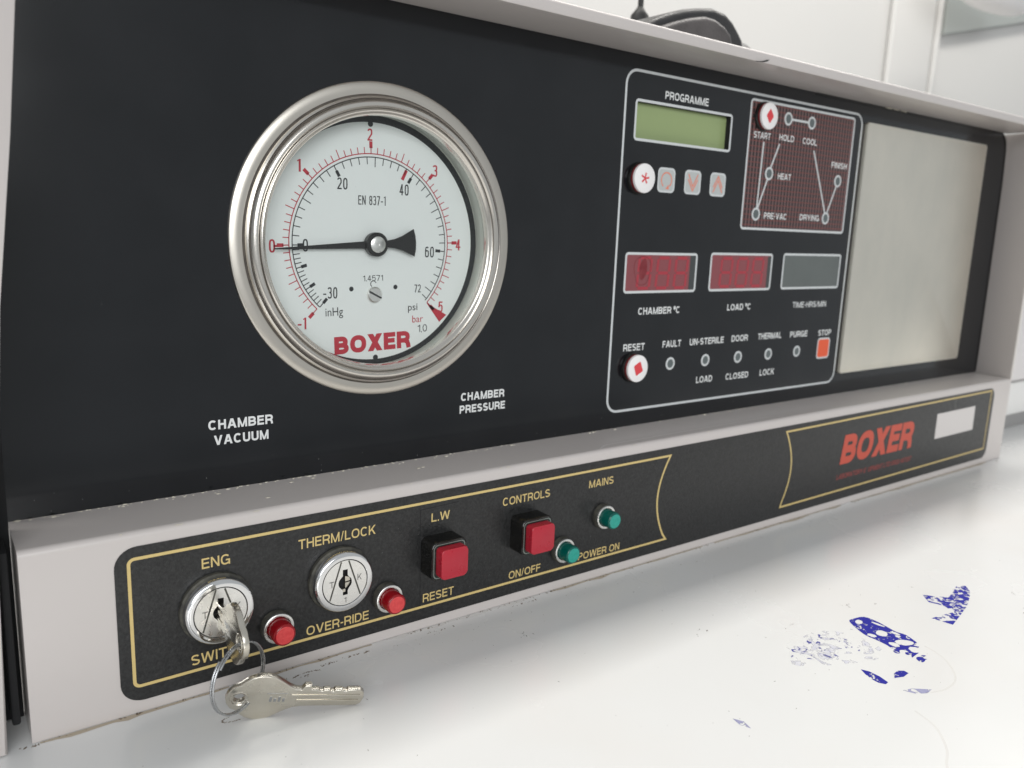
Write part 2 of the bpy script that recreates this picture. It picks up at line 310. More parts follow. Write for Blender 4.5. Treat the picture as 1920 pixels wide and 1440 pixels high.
# a plain grotesque drawn from strokes (capital height 1): each glyph = (width, list of strokes)
def sell(x0, x1, y0, y1, a0, a1, n=20, e=2.35):
    cx, cy, rx, ry = (x0+x1)/2, (y0+y1)/2, (x1-x0)/2, (y1-y0)/2; out = []
    for k in range(n+1):
        a = math.radians(a0+(a1-a0)*k/n); c, s_ = math.cos(a), math.sin(a)
        out.append((cx+rx*math.copysign(abs(c)**(2/e), c), cy+ry*math.copysign(abs(s_)**(2/e), s_)))
    return out
def glyph(ch, t, nar=False):
    """strokes: ('P', points, closed) centre lines of width t ; ('Q', 4 corners) solid quads"""
    h = t/2; W = {'A': .94, 'B': .82, 'C': .86, 'D': .84, 'E': .72, 'F': .68, 'G': .88, 'H': .80, 'I': t, 'K': .84, 'L': .66, 'M': .98, 'N': .80, 'O': .94, 'P': .76, 'R': .82, 'S': .78, 'T': .78, 'U': .80, 'V': .90, 'W': 1.26, 'X': .88, 'Y': .88, '-': .32, '/': .36, '.': t, ',': t, ' ': .26, 'o': .36}.get(ch, .64)
    if ch == '1': W = .38
    if nar and ch.isdigit(): W = .44 if ch != '1' else .26
    if nar and ch in 'EN': W *= .62
    if ch == '.': W = max(t, .15)
    w = W; P = lambda pts, c=False: ('P', pts, c); Q = lambda *p: ('Q', p)
    box = lambda x0, x1, y0, y1: ('Q', ((x0, y0), (x1, y0), (x1, y1), (x0, y1)))
    dg = lambda xa, ya, xb, yb, k=1.12: ('Q', ((xa-h*k, ya), (xa+h*k, ya), (xb+h*k, yb), (xb-h*k, yb)))
    e = 2.35 if not nar else 2.9
    S_ = lambda x0, x1, y0, y1, a0, a1, n=20: sell(x0, x1, y0, y1, a0, a1, n, e)
    r = []
    if ch in 'O0': r = [P(S_(h, w-h, h, 1-h, 0, 351, 39), True)]
    elif ch == 'o': r = [P(sell(h*.5, w-h*.5, .62, .98, 0, 340, 17), True)]
    elif ch == 'C': r = [P(S_(h, w-h, h, 1-h, 42, 318, 34))]
    elif ch == 'G': r = [P(S_(h, w-h, h, 1-h, 42, 318, 34)), box(w-t, w, 0, .52), box(w*.54, w-t, .52-t*.9, .52)]
    elif ch == 'D': r = [box(0, t, 0, 1), P([(t, 1-h), (w*.45, 1-h)]+S_(w*.45-(w*.55-h), w-h, h, 1-h, 84, -84, 20)+[(w*.45, h), (t, h)])]
    elif ch in 'BPR':
        m = .50 if ch == 'B' else .45; x1 = w-h*(1.35 if ch == 'B' else 1)
        r = [box(0, t, 0, 1), P([(t, 1-h), (w*.5, 1-h)]+sell(2*w*.5-x1, x1, m+0*h, 1-h, 84, -84, 14)+[(w*.5, m), (t, m)])]
        if ch == 'B': r.append(P([(w*.5, m), ]+sell(2*w*.5-(w-h), w-h, h, m, 84, -84, 14)+[(w*.5, h), (t, h)]))
        if ch == 'R': r.append(P([(w*.42, m), (w*.62, m-.01), (w*.80, m-.10), (w*.86, m-.24), (w*.90, 0)]))
    elif ch == 'E': r = [box(0, t, 0, 1), box(t, w, 1-t, 1), box(t, w, 0, t), box(t, w*.94, .52-h, .52+h)]
    elif ch == 'F': r = [box(0, t, 0, 1), box(t, w, 1-t, 1), box(t, w*.92, .49-h, .49+h)]
    elif ch == 'H': r = [box(0, t, 0, 1), box(w-t, w, 0, 1), box(t, w-t, .53-h, .53+h)]
    elif ch == 'I': r = [box(0, t, 0, 1)]
    elif ch == 'L': r = [box(0, t, 0, 1), box(t, w, 0, t)]
    elif ch == 'T': r = [box(0, w, 1-t, 1), box(w/2-h, w/2+h, 0, 1-t)]
    elif ch == 'A': r = [dg(h*1.1, 0, w/2-h*.25, 1), dg(w-h*1.1, 0, w/2+h*.25, 1), box(w*.24, w*.76, .22, .22+t*.9)]
    elif ch == 'V': r = [dg(h*1.1, 1, w/2-h*.1, 0), dg(w-h*1.1, 1, w/2+h*.1, 0)]
    elif ch == 'Y': r = [dg(h*1.1, 1, w/2, .40), dg(w-h*1.1, 1, w/2, .40), box(w/2-h, w/2+h, 0, .42)]
    elif ch == 'X': r = [dg(h*1.2, 1, w-h*1.2, 0, 1.25), dg(w-h*1.2, 1, h*1.2, 0, 1.25)]
    elif ch == 'W': r = [dg(h, 1, w*.25, 0, 1.02), dg(w*.25, 0, w*.5, 1, 1.02), dg(w*.5, 1, w*.75, 0, 1.02), dg(w*.75, 0, w-h, 1, 1.02)]
    elif ch == 'M': r = [box(0, t*.95, 0, 1), box(w-t*.95, w, 0, 1), dg(h*1.0, 1, w/2, 0, .9), dg(w-h*1.0, 1, w/2, 0, .9)]
    elif ch == 'N': r = [box(0, t, 0, 1), box(w-t, w, 0, 1), dg(h*1.05, 1, w-h*1.05, 0, 1.05)]
    elif ch == 'K': r = [box(0, t, 0, 1), dg(w-h*1.3, 1, t*.9, .36, 1.3), dg(w-h*1.15, 0, w*.42, .60, 1.2)]
    elif ch == 'U': r = [P([(h, 1), (h, .35)]+sell(h, w-h, h, .62, 184, 356, 18)+[(w-h, .35), (w-h, 1)])]
    elif ch == 'S': r = [P(sell(h, w-h*1.2, .49, 1-h, 28, 210, 14)+[(w*.32, .56), (w*.68, .45)]+sell(h, w-h, h, .50, 30, -152, 14))]
    elif ch == '1': r = [box(w-t*1.0, w, 0, 1), Q((0, .80-t*.55), (w-t, .80-t*.25), (w-t*.2, 1), (0, .80))] if not nar else [box(w-t, w, 0, 1), Q((0, .80), (w-t, .86), (w-t*.4, 1), (0, .90))]
    elif ch == '2': r = [P(S_(h, w-h, .46, 1-h, 165, -30, 18)+[(h+.03, t)]), box(0, w, 0, t)]
    elif ch == '3': r = [P(S_(h, w-h*1.2, .53, 1-h, 160, -80, 18)+[(w*.42, .53)]), P([(w*.42, .53)]+S_(h, w-h, h, .53, 82, -160, 18))]
    elif ch == '4': r = [box(w*.66-h, w*.66+h, 0, 1), box(0, w, .23, .23+t), dg(h*.9, .24, w*.62, 1, .95)]
    elif ch == '5': r = [box(w*.12, w*.94, 1-t, 1), Q((w*.12, 1), (w*.12+t, 1), (w*.04+t, .45), (w*.04, .45)), P([(w*.10, .50)]+S_(h, w-h, h, .64, 125, -155, 20))]
    elif ch == '6': r = [P(S_(h, w-h, h, .62, 0, 350, 26), True), P([(w-h*1.6, .86)]+S_(h, w-h, h, 1-h, 60, 180, 12)+[(h, .34)])]
    elif ch == '9': r = [P(S_(h, w-h, .38, 1-h, 0, 350, 26), True), P([(h*1.6, .14)]+S_(h, w-h, h, 1-h, 240, 360, 12)+[(w-h, .66)])]
    elif ch == '7': r = [box(0, w, 1-t, 1), dg(w-h*1.2, 1-t, w*.34, 0)]
    elif ch == '8': r = [P(S_(h*1.2, w-h*1.2, .53, 1-h, 0, 350, 24), True), P(S_(h, w-h, h, .53, 0, 350, 24), True)]
    elif ch == '-': r = [box(0, w, .34, .34+t*.9)]
    elif ch == '/': r = [dg(h*.6, -.02, w-h*.6, 1.02, .7)]
    elif ch == '.': r = [box(0, w, 0, w)]
    elif ch == ',': r = [box(0, w, 0, t), Q((w*.45, 0), (w, 0), (w*.7, -t), (w*.2, -t))]
    return w, r
def text(txt, x0, x1, zb, cap, y, m, parent, weight=0.17, shear=0.0, rot=0.0, nar=False, gap=.14, name='lettering'):
    """lettering fitted between x0 and x1 with its base line at zb and capital height cap, facing -Y"""
    bm = bmesh.new(); x = 0; n = 0
    if any(c in 'ingpsbar' for c in txt):
        g2 = glyphs(txt, 0.0); hb = .70
        for v in g2.verts: v.co = Vector((v.co.x/hb, 0, v.co.y/hb))
        bm.free(); bm = g2
    else:
        for ch in txt:
            wd, st = glyph(ch, weight, nar)
            for s_ in st:
                yy = -.0035*(n % 4)/cap; n += 1; k0 = len(bm.verts)
                if s_[0] == 'P': add_path(bm, s_[1], weight, yy, s_[2])
                else: add_poly(bm, list(s_[1]), yy)
                bm.verts.ensure_lookup_table()
                for v in bm.verts[k0:]: v.co.x += x
            x += wd+gap
    xs = [v.co.x for v in bm.verts]; a, b2 = min(xs), max(xs)
    for v in bm.verts: v.co.x += shear*v.co.z
    xs = [v.co.x for v in bm.verts]; a, b2 = min(xs), max(xs)
    for v in bm.verts:
        X = x0+(v.co.x-a)/(b2-a)*(x1-x0); Z = zb+v.co.z*cap; Y = y+v.co.y*cap
        if rot:
            px, pz = ((x0+x1)/2, zb+cap/2); dx, dz = X-px, Z-pz
            X = px+dx*math.cos(rot)-dz*math.sin(rot); Z = pz+dx*math.sin(rot)+dz*math.cos(rot)
        v.co = Vector((X, Y, Z))
    for f in bm.faces:
        f.normal_update()
        if f.normal.y > 0: f.normal_flip()
    return mk(name, bm, m, parent, ((x0+x1)/2, y, zb), recalc=False)

# ------------------------------------------------------------------ setting: table, wall
bm = bmesh.new(); add_box(bm, -900, 1700, -242, 700, TZ-28, TZ, 1.2)
table = mk('table', bm, table_m, None, (0, 0, TZ)); table['kind'] = 'structure'; table['label'] = 'white laminate worktop with blue ink stains'
bm = bmesh.new(); add_box(bm, -3500, 3500, -3500, 3500, TZ-920, TZ-900)
flo = mk('floor', bm, mat('floor_vinyl', (0.30, 0.30, 0.30), 0.5, noise=(5, 0.4, (0.25, 0.25, 0.26))), None, (0, 0, TZ-900)); flo['kind'] = 'structure'
bm = bmesh.new(); add_box(bm, -2600, 3600, 702, 760, TZ-900, 1700)
wl = mk('wall', bm, wall_m, None, (0, 702, TZ)); wl['kind'] = 'structure'
bm = bmesh.new(); add_box(bm, 1547, 1712, 688, 701, TZ-900, 1700, 5, 4)
mk('pilaster', bm, wall_m, wl, (1547, 688, TZ), True)
bm = bmesh.new(); add_box(bm, 1721, 1738, 684, 701, TZ-900, 1700, 6, 3)
mk('corner_bead', bm, wall_m, wl, (1721, 684, TZ), True)
bm = bmesh.new(); add_box(bm, 1738, 3600, 694, 701, TZ-900, 1700)
mk('side_wall', bm, wall_m, wl, (1738, 694, TZ))

# ------------------------------------------------------------------ the machine
mach = thing('autoclave', 'lilac grey benchtop sterilizer with black instrument panel, dial gauge and keyed switches', 'autoclave', (210, -31, TZ))
# housing: lower nose with the ledge, one extrusion along X
bm = bmesh.new()
prof = [(-31, TZ+0.2), (-31, -101.3)] + [(-31+2.3-2.3*math.cos(math.radians(a)), -101.3+2.3*math.sin(math.radians(a))) for a in (15, 30, 45, 60, 75, 90)] + [(60, -99.0), (60, TZ+0.2)]
L_ = [bm.verts.new((-145.2, y, z)) for y, z in prof]; R_ = [bm.verts.new((563.5, y, z)) for y, z in prof]
bm.faces.new(L_); bm.faces.new(R_[::-1])
for i in range(len(prof)): bm.faces.new((L_[i], R_[i], R_[(i+1) % len(prof)], L_[(i+1) % len(prof)]))
mk('lower_housing', bm, lilac, mach, (210, -31, TZ), True)
# hood: top plate with folded lip
bm = bmesh.new()
prof = [(1, 98.6), (-30.1, 98.6), (-30.8, 98.85), (-31, 99.4), (-31, 102.9), (-30.7, 103.8), (-29.8, 104.4), (330, 104.4), (330, 101), (1, 101)]
L_ = [bm.verts.new((-200, y, z)) for y, z in prof]; R_ = [bm.verts.new((566, y, z)) for y, z in prof]
bm.faces.new(L_); bm.faces.new(R_[::-1])
for i in range(len(prof)): bm.faces.new((L_[i], R_[i], R_[(i+1) % len(prof)], L_[(i+1) % len(prof)]))
mk('hood', bm, lilac, mach, (183, -31, 98.6), True)
# right side wall, inner face splayed a little
bm = bmesh.new()
q = [(563.3, -30.9), (566.2, -30.9), (573.5, 4), (573.5, 330), (571.5, 330), (571, 3), (570.6, 0.3)]
for (z0, z1) in ((TZ+0.3, 98.4),):
    a = [bm.verts.new((x, y, z0)) for x, y in q]; b = [bm.verts.new((x, y, z1)) for x, y in q]
    bm.faces.new(a); bm.faces.new(b[::-1])
    for i in range(len(q)): bm.faces.new((a[i], b[i], b[(i+1) % len(q)], a[(i+1) % len(q)]))
mk('side_wall', bm, lilac, mach, (566, -31, TZ))
bm = bmesh.new(); add_tube(bm, [(564.6, -31.2, -99), (564.8, -31.2, 98.8)], 1.1, 10)
mk('edge_trim', bm, mat('pale_trim', (0.66, 0.63, 0.60), 0.35), mach, (564.6, -31.2, -99), True)
# left side cover with its slanting inner edge
bm = bmesh.new()
add_prism(bm, [(-215, TZ+0.4), (-152.4, TZ+0.4), (-150.6, -100), (-144.5, -20), (-138.5, 30), (-131.5, 98.4), (-215, 98.4)], -34, -31.6, 0.8)
mk('side_cover', bm, lilac, mach, (-152, -33, TZ), True, 'narrow lilac side cover left of the black panel')
bm = bmesh.new(); add_box(bm, -215, -145.6, -12, -8, TZ+0.3, 98)
mk('inner_chassis', bm, chassis, mach, (-180, -12, TZ))
bm = bmesh.new(); add_box(bm, -150.0, -147.6, -27, -9, TZ+6, -100, 0.6)
mk('gasket_strip', bm, chassis, mach, (-149, -27, TZ), True)
# back and body behind
bm = bmesh.new(); add_box(bm, -200, 571, 326, 330, TZ, 100.5)
mk('back_plate', bm, lilac, mach, (185, 330, TZ))

# black instrument panel with round top right corner, hole for the gauge
outer = [(-145.4, -98.9), (571.2, -98.9), (568.2, 60), (566, 88)] + [(553+12*math.cos(math.radians(a)), 86.4+12*math.sin(math.radians(a))) for a in (20, 40, 60, 80, 90)] + [(-145.4, 98.4)]
bm = curve_shape([outer, circ(0, 0, 58, 96), rrect(146.2, 221.4, 57.1, 75.7, 1.3)])
for v in bm.verts: v.co = Vector((v.co.x, 0, v.co.y))
panel = mk('instrument_panel', bm, black_gloss, mach, (210, 0, 0), recalc=False)
# dark seal round the panel's right end
bm = bmesh.new(); add_path(bm, [(570.0, -97.6), (567.6, 60), (565.4, 86)]+arc(553, 86.4, 11.6, 10, 90, 6)[0:]+[(300, 98.0)], 1.6, -0.35)
mk('panel_seal', bm, gloss_black, mach, (565, 0, 0))

# tiny scratches and dust on the panel
bm = bmesh.new()
def speck(bm, x, z, r, y):
    add_poly(bm, [(x+r*random.uniform(.5, 1)*math.cos(a), z+r*random.uniform(.5, 1)*math.sin(a)) for a in [k*PI/3 for k in range(6)]], y)
for (x0, z0, x1, z1, n) in ((16.5, 62.5, 28, 54.5, 26), (33.5, 55.5, 35.6, 52.6, 8), (46, 43.5, 46.6, 41, 4)):
    for k in range(n):
        t = random.random(); speck(bm, x0+(x1-x0)*t+random.gauss(0, .5), z0+(z1-z0)*t+random.gauss(0, .4), random.uniform(.07, .19), -0.06)
for k in range(150):
    speck(bm, random.uniform(-140, 340), random.uniform(-97, 90), random.uniform(.04, .10), -0.06)
for k in range(40):
    speck(bm, random.uniform(-144, 560), random.uniform(-98.5, -92), random.uniform(.08, .22), -0.06)
for k in range(0):
    x, z = random.uniform(-135, 130), random.uniform(-90, 85); a = random.uniform(0, 6.3); L2 = random.uniform(6, 26)
    if math.hypot(x, z) > 80: add_path(bm, [(x+L2*t/6*math.cos(a+t*.06), z+L2*t/6*math.sin(a+t*.06)) for t in range(7)], .035, -.055)
dust = mk('dust_specks', bm, mat('dust', (0.30, 0.30, 0.29), 0.8), panel, (0, 0, 0), recalc=False); dust['kind'] = 'stuff'
# residue left in the corner where ledge and panel meet
bm = bmesh.new()
for k in range(230):
    x = random.choice([random.uniform(-144, 60), random.uniform(60, 560)]); r = random.uniform(.1, .45)
    if random.random() < .08: r = random.uniform(.5, .9)
    bmesh.ops.create_icosphere(bm, subdivisions=1, radius=r, matrix=Matrix.Translation((x, -random.uniform(.2, 3.5)*random.random(), -98.95))@Matrix.Diagonal((1.6, 1, .45, 1)))
for (x, y) in ((-44, -5), (-59, -19), (12.0, -13.5), (14.5, -13.0), (-34, -4), (-74, -5)):
    bmesh.ops.create_icosphere(bm, subdivisions=1, radius=.6, matrix=Matrix.Translation((x, y, -98.9))@Matrix.Diagonal((1.8, 1, .3, 1)))
for k in range(9):
    bmesh.ops.create_icosphere(bm, subdivisions=1, radius=random.uniform(.4, 1.1), matrix=Matrix.Translation((380+k*3.2+random.uniform(-1, 1), -.8, 98.2))@Matrix.Diagonal((2, 1, .7, 1)))
o = mk('dried_residue', bm, chip_m, mach, (0, 0, -99)); o['kind'] = 'stuff'
bm = bmesh.new()
pts = arc(0, 0, 1, 0, 1, 1)
add_tube(bm, [(199+k*1.35, -31.35-0.25*math.sin(k*.9), 98.6+0.035*k*k*0.9) for k in range(9)], [0.12, .16, .2, .24, .28, .34, .4, .45, .2], 6)
tag(mk('hair', bm, hair_m, None, (205, -31.3, 99)), 'short curved dark hair stuck on the front edge of the hood', 'hair')
# chipped paint along the hood's front edge
bm = bmesh.new()
for (x0, x1, n) in ((95, 190, 60), (225, 330, 70), (330, 470, 40)):
    for k in range(n):
        x = random.uniform(x0, x1); r = random.uniform(.15, .6)
        bmesh.ops.create_icosphere(bm, subdivisions=1, radius=r, matrix=Matrix.Translation((x, -29.3+random.uniform(-.4, .4), 98.75+random.uniform(-.1, .1)))@Matrix.Diagonal((random.uniform(2, 5), .6, .3, 1)))
for k in range(26):
    r = random.uniform(.1, .45); bmesh.ops.create_icosphere(bm, subdivisions=1, radius=r, matrix=Matrix.Translation((random.uniform(-140, 300), -30.4+random.uniform(-.3, .3), -99.3))@Matrix.Diagonal((random.uniform(1.5, 4), .7, .35, 1)))
o = mk('paint_chips', bm, chip_m, mach, (200, -29.5, 98.8)); o['kind'] = 'stuff'

bm = bmesh.new(); add_path(bm, [(108, -28.6), (114, -25.2), (117, -24.6), (252, -24.0), (256, -25), (260, -28.5)], .55, 0)
for v in bm.verts: v.co = Vector((v.co.x, v.co.z, -98.93))
mk('tape_edge', bm, mat('pale_tape_edge', (0.70, 0.67, 0.65), 0.3), mach, (180, -25, -99), recalc=False)
# ------------------------------------------------------------------ pressure gauge
g = link('pressure_gauge', None, mach, (0, 0, 0)); g.empty_display_size = 0.01
g['label'] = 'round steel pressure gauge with white dial'
bm = bmesh.new()
add_lathe(bm, 0, 0, [(60.0, 0.3), (60.1, -1.0), (60.5, -1.45), (62.5, -1.6), (65.2, -1.5), (65.9, -1.0), (66.1, 0.0)], 160)
mk('flange', bm, steel_flange, g, (0, 0, 0), True)
bm = bmesh.new()
add_lathe(bm, 0, 0, [(60.3, 0.4), (60.2, -2.6), (59.9, -3.5), (59.2, -3.9), (58.8, -3.6), (58.5, -4.1), (58.0, -5.0), (57.0, -5.5), (56.0, -5.4), (55.4, -4.7), (55.1, -4.4), (54.8, -4.8), (54.2, -5.1), (53.6, -4.8), (53.2, -4.0), (52.6, -3.7), (52.3, -2.6), (52.3, -1.0), (53.6, 0.6), (53.4, 1.2)], 160)
mk('bezel', bm, steel, g, (0, 0, 0), True)
for r0, r1, y in ((60.05, 60.95, -1.62), (58.55, 58.95, -3.95), (55.0, 55.3, -4.72)):  # flat dark rings laid over the bezel's grooves
    bm = bmesh.new(); add_lathe(bm, 0, 0, [(r0, y), (r1, y)], 160); mk('bezel_groove', bm, groove_m, g, (0, 0, 0))
bm = bmesh.new(); add_lathe(bm, 0, 0, [(53.0, 0.2), (53.4, 4.0), (53.9, 4.2), (54.3, 9.0), (51.0, 9.15)], 128)
mk('case_wall', bm, case_wall, g, (0, 0, 0), True)
bm = bmesh.new(); add_lathe(bm, 0, -.6, [(50, 9.05), (54.25, 8.95)], 96)
mk('case_back', bm, dial_rim, g, (0, 9.9, 0))
DC = (0.0, -0.6); DY = 9.0; DR = math.radians(1.7)
bm = bmesh.new(); add_lathe(bm, DC[0], DC[1], [(51.2, DY+.8), (51.3, DY), (0, DY)], 128)
mk('dial', bm, dial_white, g, (DC[0], DY, DC[1]))
for x, z, rr in ((50.6*math.cos(math.radians(91.7)), DC[1]+50.6*math.sin(math.radians(91.7)), 1.25), (50.6*math.cos(math.radians(271.7)), DC[1]+50.6*math.sin(math.radians(271.7)), 1.25), (-10.3, -20.2, 1.05), (11.3, -19.6, 1.05)):
    bm = bmesh.new(); add_poly(bm, circ(x, z, rr, 20), DY-.06); mk('dial_hole', bm, ink_black, g, (x, DY, z), recalc=False)
def dp(r, a):
    a = math.radians(a)+DR; return (DC[0]+r*math.cos(a), DC[1]+r*math.sin(a))
def bar_a(v): return 180-45*v
YP = DY-.08
bm = bmesh.new()
add_path(bm, [dp(38.3, a) for a in [225-270*k/120 for k in range(121)]], .42, YP)
for k in range(-10, 51):
    v = k/10; a = bar_a(v)
    if k % 10 == 0:
        add_line(bm, dp(38.3, a), dp(41.2, a), .42, YP); add_line(bm, dp(40.6, a), dp(43.4, a), 1.5, YP)
    else: add_line(bm, dp(38.3, a), dp(42.3 if k % 5 == 0 else 41.0, a), .38, YP)
add_line(bm, dp(43.2, 180.4), dp(44.6, 180.4), .9, YP)
add_line(bm, dp(31.6, 61.8), dp(36.3, 61.8), 1.5, YP)
p1 = dp(38.3, -45.6); p2 = dp(50.4, -41.8); p3 = dp(49.8, -47.5)
add_poly(bm, [p1, p3, p2], YP)
mk('pressure_scale', bm, ink_red, g, (DC[0], DY, DC[1]), recalc=False, label='red bar scale ticks')
bm = bmesh.new()
add_path(bm, [dp(36.9, a) for a in [225.6-270.6*k/120 for k in range(121)]], .42, YP)
for k in range(0, 37):
    p = k*2; a = bar_a(p/14.504)
    if p % 20 == 0: add_line(bm, dp(36.9, a), dp(34, a), .42, YP); add_line(bm, dp(34.6, a), dp(32.0, a), 1.35, YP)
    else: add_line(bm, dp(36.9, a), dp(32.8 if p % 10 == 0 else 33.9, a), .38, YP)
for k in range(1, 16):
    a = bar_a(-k*2/29.53)
    if k % 5 == 0: add_line(bm, dp(36.9, a), dp(34, a), .42, YP); add_line(bm, dp(34.6, a), dp(32.0, a), 1.35, YP)
    else: add_line(bm, dp(36.9, a), dp(33.9, a), .38, YP)
add_path(bm, [dp(0, 0) if False else (0.3+1.35*math.cos(math.radians(a)), -18.1+1.35*math.sin(math.radians(a))) for a in range(20, 260, 20)], .35, YP)
mk('vacuum_scale', bm, ink_black, g, (DC[0], DY, DC[1]), recalc=False, label='black psi and inHg scale ticks')
def dtext(t, x0, x1, zb, cap, m, wgt=0.12, nar=True, **k): text(t, x0, x1, zb, cap, YP, m, g, wgt, nar=nar, **k)
dtext('0', -46.7, -44.1, -4.9, 5.4, ink_red, .13); dtext('1', -34.3, -32.8, 28.0, 5.0, ink_red, .15)
dtext('2', -2.9, -.6, 43.0, 5.0, ink_red, .13); dtext('3', 29.7, 32.1, 30.1, 5.1, ink_red, .13)
dtext('4', 42.9, 45.5, -2.8, 5.1, ink_red, .13); dtext('5', 34.0, 36.5, -31.7, 5.0, ink_red, .13)
dtext('-1', -34.9, -31.1, -37.0, 5.0, ink_red, .15)
dtext('0', -32.3, -30.0, -4.3, 5.2, ink_black); dtext('20', -16.8, -12.1, 22.0, 4.8, ink_black)
dtext('40', 12.8, 17.4, 21.0, 4.8, ink_black); dtext('60', 26.4, 31.1, -6.2, 4.9, ink_black)
dtext('72', 21.1, 24.4, -22.2, 3.6, ink_black); dtext('-30', -23.4, -16.9, -24.2, 4.9, ink_black)
dtext('inHg', -22.4, -14.3, -31.7, 3.7, ink_black, rot=.03); dtext('EN 837-1', -7.1, 6.0, 16.1, 3.9, ink_black, .12, rot=.01, gap=.13)
dtext('1.4571', -4.8, 5.0, -16.8, 2.5, ink_black, .11, False, rot=.03); dtext('psi', 17.9, 22.8, -30.4, 3.3, ink_black, rot=.03)
dtext('bar', 20.2, 25.9, -36.0, 3.3, ink_red, rot=.03); dtext('1,0', 23.1, 28.1, -40.6, 3.4, ink_black, .11, False, rot=.04)
dtext('BOXER', -18.4, 19.5, -48.2, 7.8, ink_red, .27, False, rot=.035, gap=.09)
# pointer
NA = math.radians(183.2)
def np_(u, v): return (DC[0]+.1+u*math.cos(NA)-v*math.sin(NA), DC[1]-.1+u*math.sin(NA)+v*math.cos(NA))
bm = bmesh.new()
outl = [np_(u, v) for u, v in ((45.8, .25), (45.8, -.25), (4, -1.6), (-4, -1.3), (-9, -1.9), (-13, -3.2), (-17.0, -5.2), (-18.9, -6.1), (-19.6, -3), (-19.8, 0), (-19.6, 3), (-18.9, 6.1), (-17.0, 5.2), (-13, 3.2), (-9, 1.9), (-4, 1.3), (4, 1.6))]
add_prism(bm, outl, 5.8, 6.3, 0.12, 1)
mk('needle', bm, needle_m, g, (0, 6, -.7))
bm = bmesh.new(); add_lathe(bm, 0.1, -.7, [(0, 4.3), (4.6, 4.3), (5.2, 4.8), (5.2, 7.5), (4, 7.5), (4, 8.9)], 48)
mk('hub', bm, needle_m, g, (0, 5, -.7), True)
bm = bmesh.new(); add_lathe(bm, 0.1, -.7, [(0, 3.9), (.5, 3.9), (.5, 3.7), (3.0, 3.7), (3.5, 4.0), (3.6, 4.4)], 48)
mk('hub_cap', bm, chrome_satin, g, (0, 4, -.7), True)
bm = bmesh.new(); add_lathe(bm, .5, -22.8, [(0, 7.3), (2.9, 7.3), (3.5, 7.8), (3.5, 9)], 40)
for a in (0,):
    pass
mk('dial_screw', bm, chrome_satin, g, (.5, 7.3, -22.8), True)
bm = bmesh.new(); add_line(bm, (.5-3.0, -22.8+1.5), (.5+3.0, -22.8-1.5), .8, 7.22)
mk('screw_slot', bm, ink_black, g, (.5, 7.2, -22.8), recalc=False)
bm = bmesh.new(); add_lathe(bm, 0, 0, [(0, -1.2), (52.25, -1.2)], 96)
o = mk('glass', bm, None, g, (0, -1.2, 0))
gm = bpy.data.materials.new('clear_window'); gm.use_nodes = True; nt = gm.node_tree
for n in list(nt.nodes): nt.nodes.remove(n)
out = nt.nodes.new('ShaderNodeOutputMaterial'); mixs = nt.nodes.new('ShaderNodeMixShader'); tr = nt.nodes.new('ShaderNodeBsdfTransparent'); gl = nt.nodes.new('ShaderNodeBsdfGlossy'); fr = nt.nodes.new('ShaderNodeFresnel')
tr.inputs[0].default_value = (0.965, 0.975, 0.97, 1); gl.inputs['Roughness'].default_value = 0.02; fr.inputs[0].default_value = 1.45
nt.links.new(fr.outputs[0], mixs.inputs[0]); nt.links.new(tr.outputs[0], mixs.inputs[1]); nt.links.new(gl.outputs[0], mixs.inputs[2]); nt.links.new(mixs.outputs[0], out.inputs[0])
o.data.materials.append(gm)

# ------------------------------------------------------------------ lettering and line work on the panel
P = -0.12
def ptext(t, x0, x1, zb, cap, wgt=.185, **k): text(t, x0, x1, zb, cap, P, white_print, panel, wgt, **k)
ptext('CHAMBER', -75.6, -49.6, -74.1, 3.9, .21); ptext('VACUUM', -73.6, -51.6, -80.4, 3.9, .21)
ptext('CHAMBER', 42.3, 67.8, -73.7, 3.9, .21); ptext('PRESSURE', 41.7, 68.4, -79.8, 3.9, .21)
ptext('PROGRAMME', 166.6, 201.1, 79.0, 4.0)
ptext('CHAMBER oC', 157.1, 190.3, -36.0, 3.9); ptext('LOAD oC', 232.5, 254.6, -35.8, 3.8); ptext('TIME-HRS/MIN', 298, 335.5, -36.0, 3.7, .15)
for t, a, b, z in (('RESET', 147.5, 164, -55.9), ('FAULT', 178.4, 193.8, -55.6), ('UN-STERILE', 201.3, 231.8, -55.5), ('DOOR', 239.2, 254.8, -55.3), ('THERMAL', 265, 289.2, -55.3), ('PURGE', 298.6, 317.6, -55.6), ('STOP', 330.3, 345.3, -56),
                   ('LOAD', 209.6, 224, -78.8), ('CLOSED', 236.7, 258.6, -79), ('LOCK', 270.3, 285.2, -79)):
    ptext(t, a, b, z, 3.9)
def outline(parent, x0, x1, z0, z1, r, wd, y, m=silver_print, name='border'):
    bm = bmesh.new(); add_ring(bm, rrect(x0, x1, z0, z1, r), rrect(x0+wd, x1-wd, z0+wd, z1-wd, max(.1, r-wd)), y)
    return mk(name, bm, m, parent, ((x0+x1)/2, y, (z0+z1)/2), recalc=False)
outline(panel, 137.2, 355.0, -90.2, 91.3, 8, 1.35, P)

